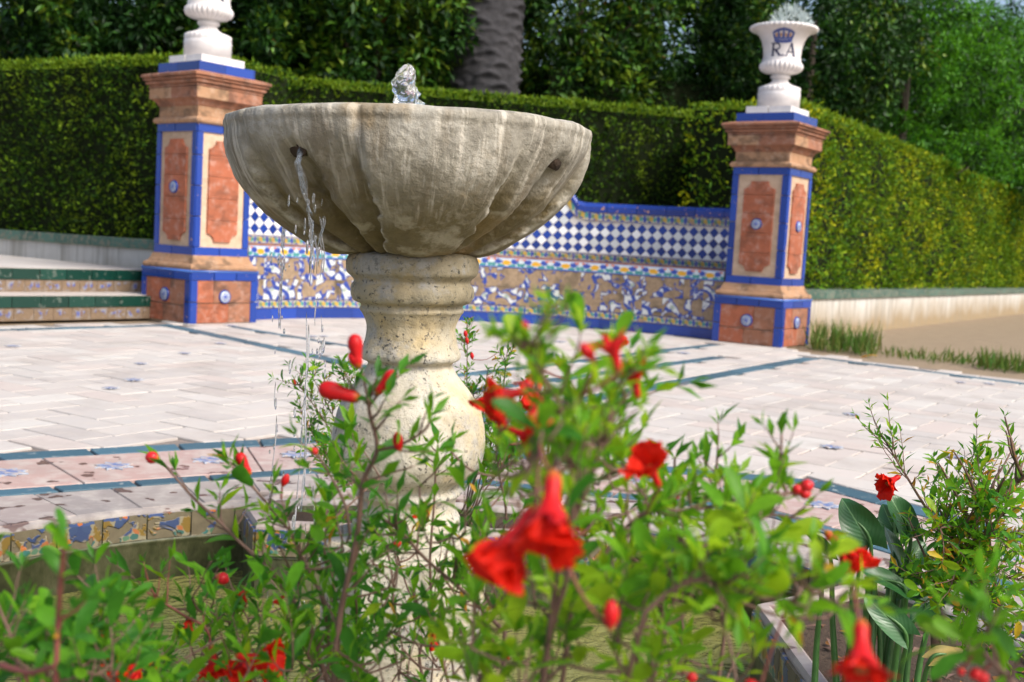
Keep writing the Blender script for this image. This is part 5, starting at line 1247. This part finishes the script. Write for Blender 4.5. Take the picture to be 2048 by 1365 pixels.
flower(fb, 'flower', (1032, 800, .70), (1002, 825, .70), .2, 6, None, 1.0, 3)
flower(fb, 'flower', (1085, 792, .66), (1064, 836, .66), .2, 6, None, .9, 4)
flower(fb, 'flower', (1015, 856, .70), (1050, 872, .70), .2, 6, None, 1.0, 5)
flower(fb, 'flower', (1072, 732, .80), (1056, 768, .80), .1, 4, None, .8, 6)
flower(fb, 'flower', (1276, 798, .62), (1266, 752, .62), .2, 6, None, .8, 7)
flower(fb, 'flower', (1320, 975, .66), (1298, 935, .66), .4, 7, 'open scarlet flower right of the bush centre', 1.2, 8)
flower(fb, 'flower', (1310, 1000, .9), (1340, 1008, .9), .3, 4, None, .7, 9)
flower(fb, 'flower', (1650, 1062, .80), (1690, 1105, .80), .15, 7, 'scarlet flower hanging beside the arum leaves', 1.0, 10, (0, .45))
flower(fb, 'flower', (1722, 1238, .50), (1718, 1330, .49), .15, 6, 'blurred scarlet flower at the bottom edge', .5, 11)
flower(fb, 'flower', (868, 1262, 1.12), (868, 1288, 1.12), .2, 5, None, .9, 12)
flower(fb, 'flower', (530, 1300, .92), (495, 1335, .92), .2, 6, None, .8, 13)
flower(fb, 'flower', (425, 1290, .95), (430, 1330, .95), .3, 6, None, .9, 14)
flower(fb, 'flower', (240, 1300, .98), (215, 1292, .98), .2, 5, None, 1.0, 15)
flower(fb, 'flower', (262, 1335, .98), (288, 1318, .98), .2, 4, None, .9, 16)
for u, v, uu, vv in ((205, 1262, 225, 1300), (300, 1300, 272, 1338), (470, 1310, 520, 1318), (1225, 716, 1236, 690), (1085, 752, 1070, 790), (990, 768, 975, 800)): flower(fb, 'flower', (u, v, .9), (uu, vv, .9), .2, 6, None, .95, u, (0, .7))
for k, (u, v) in enumerate([(380, 1258), (560, 1210), (486, 1196), (1010, 1310), (1150, 830), (1205, 845), (850, 1020), (840, 1040)]): flower(fb, 'flower', (u+8, v+10, 1.0), (u, v-6, 1.0), .2, 3, None, .7, 20+k)
fb.done(300)
# ---- foreground sprigs at the left edge
lb = Bush('blurred pomegranate shoots at the left edge, tall single stem with broad leaves', (-.32, .72, SOILZ))
lb.stem(pp([(112, 1365, .62), (115, 1260, .62), (122, 1156, .61), (128, 1085, .60)]), .0020, .0012, DEEP, .021, .022, .2, 4, (.012, .025), mat=M_STEM_R)
lb.stem(pp([(0, 1330, .66), (60, 1345, .64), (112, 1330, .62)]), .0018, .0014, DEEP, .024, .03, .1, 2, (.02, .03), False, M_STEM_R)
lb.stem(pp([(40, 1400, .72), (30, 1300, .72), (0, 1220, .72), (-25, 1150, .72)]), .0016, .0009, DEEP, .024, .020, .1, 6, (.02, .04))
lb.stem(pp([(230, 1400, .85), (225, 1300, .85), (215, 1240, .85), (222, 1200, .85)]), .0018, .0009, DEEP, .026, .020, .2, 5, (.02, .05))
lb.fill([(-20, 240, 1300, 1440, .70, .95)], (.68, .31, .01, 0), .024, .012, 52, (.025, .05))
lb.done(300)
rb_ = Bush('blurred pomegranate twig in the bottom right corner with crimson buds', (.36, .70, SOILZ))
rb_.stem(pp([(2060, 1400, .62), (2010, 1350, .6), (1960, 1300, .6), (1900, 1250, .6), (1880, 1215, .6)]), .0018, .0010, MID, .027, .018, .2, 6, (.03, .05))
for b, t in (((1965, 1345, .6), (1938, 1352, .6)), ((1950, 1350, .6), (1978, 1360, .6)), ((1925, 1335, .6), (1920, 1352, .6))): flower(rb_, 'round', b, t)
rb_.done(300)
# ---- bush behind the pedestal
bb = Bush('dense small-leaved pomegranate growing behind the fountain pedestal', (-.12, 2.93, SOILZ))
for u0, v0, u1, v1 in ((700, 960, 590, 760), (710, 950, 620, 745), (720, 930, 680, 735), (705, 970, 600, 820), (715, 980, 640, 880), (940, 950, 935, 650), (950, 960, 975, 740), (960, 960, 1015, 700), (965, 970, 1060, 760), (950, 950, 945, 780), (970, 980, 1075, 830), (960, 980, 1030, 900), (950, 960, 990, 840)):
    d = random.uniform(2.75, 3.0); m_ = ((u0+u1)/2+random.uniform(-15, 15), (v0+v1)/2)
    bb.stem(pp([(u0, v0, d), (m_[0], m_[1], d), (u1, v1, d-.05)]), .0028, .0010, MIXY, .025, .011, .1, 22, (.025, .075))
for u, v in ((945, 712), (935, 682), (932, 668), (975, 800), (590, 765), (905, 800)): flower(bb, 'oval', (u, v+8, 2.8), (u-2, v-7, 2.8))
bb.done(300)
# ---- bush in the right planter
RBP = (.22, .48, .20, .10)
rb = Bush('airy pomegranate bush with narrow yellowing leaves in the right planter', (.78, 1.78, SOILZ))
rb.stem(pp([(1871, 1290, 1.80), (1871, 1197, 1.80), (1884, 1143, 1.80), (1896, 1106, 1.79), (1933, 1061, 1.78), (1970, 1015, 1.77), (2020, 978, 1.76), (2055, 948, 1.75)]), .0085, .003, RBP, .025, .02, .35, 30, (.05, .13))
rb.stem(pp([(1890, 1120, 1.8), (1880, 1057, 1.79), (1846, 1007, 1.78), (1813, 953, 1.77), (1797, 928, 1.77), (1774, 885, 1.77)]), .0030, .0010, RBP, .023, .017, .15, 16, (.03, .10), False)
for u1, v1 in ((1900, 960), (1935, 945), (1965, 985), (2030, 1010), (2045, 1080), (1990, 1060), (2040, 1160), (1950, 1130), (1990, 1200), (1900, 1180), (2050, 1240), (1930, 1250), (1860, 1060), (2010, 1290), (1850, 1160), (1960, 1290)):
    d = random.uniform(1.68, 1.86); s_ = random.choice([(1896, 1110), (1933, 1061), (1884, 1150), (1970, 1015)])
    rb.stem(pp([(s_[0], s_[1], 1.79), ((s_[0]+u1)/2+random.uniform(-20, 20), (s_[1]+v1)/2+random.uniform(-25, 10), (d+1.79)/2), (u1, v1, d)]), .0026, .0010, RBP, .025, .012, .2, 13, (.04, .10), False)
flower(rb, 'flower', (1800, 952, 1.77), (1774, 966, 1.76), .2, 6, None, .9, 3, (0, .6))
rb.done(300)
# ---- arum
ar = thing('arum_plant', 'arum with big glossy arrow-shaped leaves on thick stalks in the right planter', 'plant', (.60, 1.85, SOILZ))
def arum_leaf(tip, base, wpx, facing, foot, mat=M_ARUM, cup=.25, label=None):
    t, b = P(*tip), P(*base); y = t-b; L = y.length; Wd = wpx/F*base[2]; n = Vector(facing); x = y.normalized().cross(n).normalized(); z = x.cross(y.normalized()); mb = MB(); V = []; UV = []; nl, nw = 14, 8
    for i in range(nl+1):
        q = i/nl; hw = .5*(math.sin(math.pi*min(1, (q+.16)/1.16))**.62)*(1-.25*q)*1.12 if q < 1 else 0.0
        for k in range(nw+1):
            s_ = (k/nw-.5)*2; lobe = -.20*abs(s_)**1.5*(1-q)**3
            V.append(b+y*(q+lobe)+x*(s_*hw*Wd)+z*(Wd*(cup*s_*s_*hw*1.2+.05*math.sin(q*9+s_*2)*abs(s_)-.18*(q-.5)**2*2))); UV.append((k/nw, q))
    mb.add(V, [(i*(nw+1)+k, i*(nw+1)+k+1, (i+1)*(nw+1)+k+1, (i+1)*(nw+1)+k) for i in range(nl) for k in range(nw)])
    o = mb.build('leaf', mat, ar, True); me = o.data; ul = me.uv_layers.new(name='uv'); li = np.zeros(len(me.loops), np.int32); me.loops.foreach_get('vertex_index', li); ul.data.foreach_set('uv', np.array(UV, np.float32)[li].reshape(-1))
    if label: o['label'] = label
    f = P(*foot); f.z = SOILZ; pa = spline([f, f*.45+b*.55+Vector((0, .01, .01)), b, b+y*.55+z*(-.002)], 6); mb = MB(); nn = len(pa); mb.tube(pa, [.0062-.0052*(i/(nn-1))**1.3 for i in range(nn)], 8); mb.build('stalk', M_ARUMS, ar, True)
AF = [((1684, 997, 1.80), (1742, 1092, 1.79), 74, (-.35, -.8, .45), (1735, 1330, 1.80)), ((1778, 984, 1.86), (1822, 1075, 1.85), 62, (.25, -.8, .5), (1770, 1320, 1.82)), ((1772, 1050, 1.88), (1802, 1152, 1.85), 52, (.55, -.65, .2), (1765, 1330, 1.83)),
      ((1722, 1138, 1.74), (1812, 1182, 1.74), 50, (-.1, -.5, .8), (1790, 1340, 1.76)), ((1728, 1190, 1.70), (1812, 1270, 1.69), 58, (-.3, -.7, .5), (1805, 1360, 1.72)), ((1599, 1054, 1.84), (1660, 1112, 1.83), 46, (.5, .45, .7), (1690, 1300, 1.82)),
      ((1822, 1242, 1.72), (1866, 1208, 1.74), 44, (-.3, -.6, .6), (1830, 1350, 1.73)), ((1640, 1150, 1.78), (1643, 1190, 1.78), 17, (-.8, -.5, .1), (1640, 1290, 1.78)), ((1764, 1008, 1.95), (1790, 1066, 1.93), 44, (-.6, -.6, .3), (1770, 1310, 1.86)), ((1842, 1125, 1.86), (1790, 1180, 1.85), 50, (.4, -.7, .5), (1790, 1330, 1.82)),
      ((1745, 1050, 1.95), (1795, 1040, 1.95), 34, (0, -.7, .6), (1780, 1320, 1.86)), ((1850, 1080, 1.92), (1815, 1130, 1.9), 48, (.3, -.7, .5), (1800, 1330, 1.84)), ((1905, 1195, 1.80), (1835, 1205, 1.8), 40, (.1, -.6, .7), (1815, 1340, 1.78))]
for a in AF: arum_leaf(*a)
arum_leaf((1925, 1298, 1.66), (1862, 1318, 1.66), 44, (0, -.4, .9), (1840, 1370, 1.68), M_ARUMDRY, .1, 'withered yellow-brown leaf lying low')
for k in range(9):
    f = P(random.uniform(1680, 1790), 1330, random.uniform(1.76, 1.88)); f.z = SOILZ; tpt = P(random.uniform(1690, 1800), random.uniform(1120, 1200), 1.84); mb = MB(); pa = spline([f, (f+tpt)/2+Vector((random.gauss(0, .008), 0, 0)), tpt], 6); mb.tube(pa, [.006-.003*i/(len(pa)-1) for i in range(len(pa))], 8); mb.build('stalk', M_ARUMS, ar, True)
# litter on the soil of the right planter
n = 160; pos = np.stack([rng.uniform(.60, 1.05, n), rng.uniform(1.35, 2.25, n), np.full(n, SOILZ+.006)], 1)
lt = link('leaf_litter', cards('leaf_litter', [M_DRY, M_STEM], pos, np.stack([rng.normal(0, 1, n), rng.normal(0, 1, n), rng.normal(.1, .15, n)], 1), np.tile([0, 0, 1.0], (n, 1))+rng.normal(0, .3, (n, 3)), rng.uniform(.02, .06, n), rng.uniform(.006, .018, n), rng.integers(0, 2, n))); tag(lt, kind='stuff')
# ---- weeds along the right wall
def weeds(label, pts, n, h, spread):
    ps = []; 
    for _ in range(n):
        u, v = random.choice(pts); g = G(u+random.gauss(0, spread), v+random.gauss(0, 3), -.02); ps.append(g[:])
    ps = np.array(ps); y = np.stack([rng.normal(0, .3, n), rng.normal(0, .3, n), np.ones(n)], 1)
    o = link('weeds', cards('weeds', M_GRASS, ps, y, rng.normal(0, 1, (n, 3)), h*rng.uniform(.3, 1.2, n)**1.3, rng.uniform(.006, .016, n)), None); return tag(o, label, 'weeds', kind='stuff')
weeds('tall grassy weeds against the right pillar and white wall', [(1635, 700), (1655, 701), (1672, 702), (1690, 704), (1720, 708), (1745, 710)], 560, .25, 9)
weeds('low patch of seeding weeds at the right edge of the paving', [(1990, 738), (2020, 742), (2045, 745), (1970, 735)], 420, .15, 12)
weeds('sparse dry weeds along the edge of the sandy path', [(1790, 714), (1840, 718), (1890, 724), (1930, 728)], 260, .10, 18)
g_ = G(1757, 712, .004); fl = link('fallen_leaf', LEAFME[3][1], None, Matrix.Translation((g_.x, g_.y, .006)) @ Matrix.Rotation(.9, 4, 'Z') @ Matrix.Scale(.16, 4)); tag(fl, 'yellow fallen leaf on the paving edge in front of the grassy weeds', 'leaf')
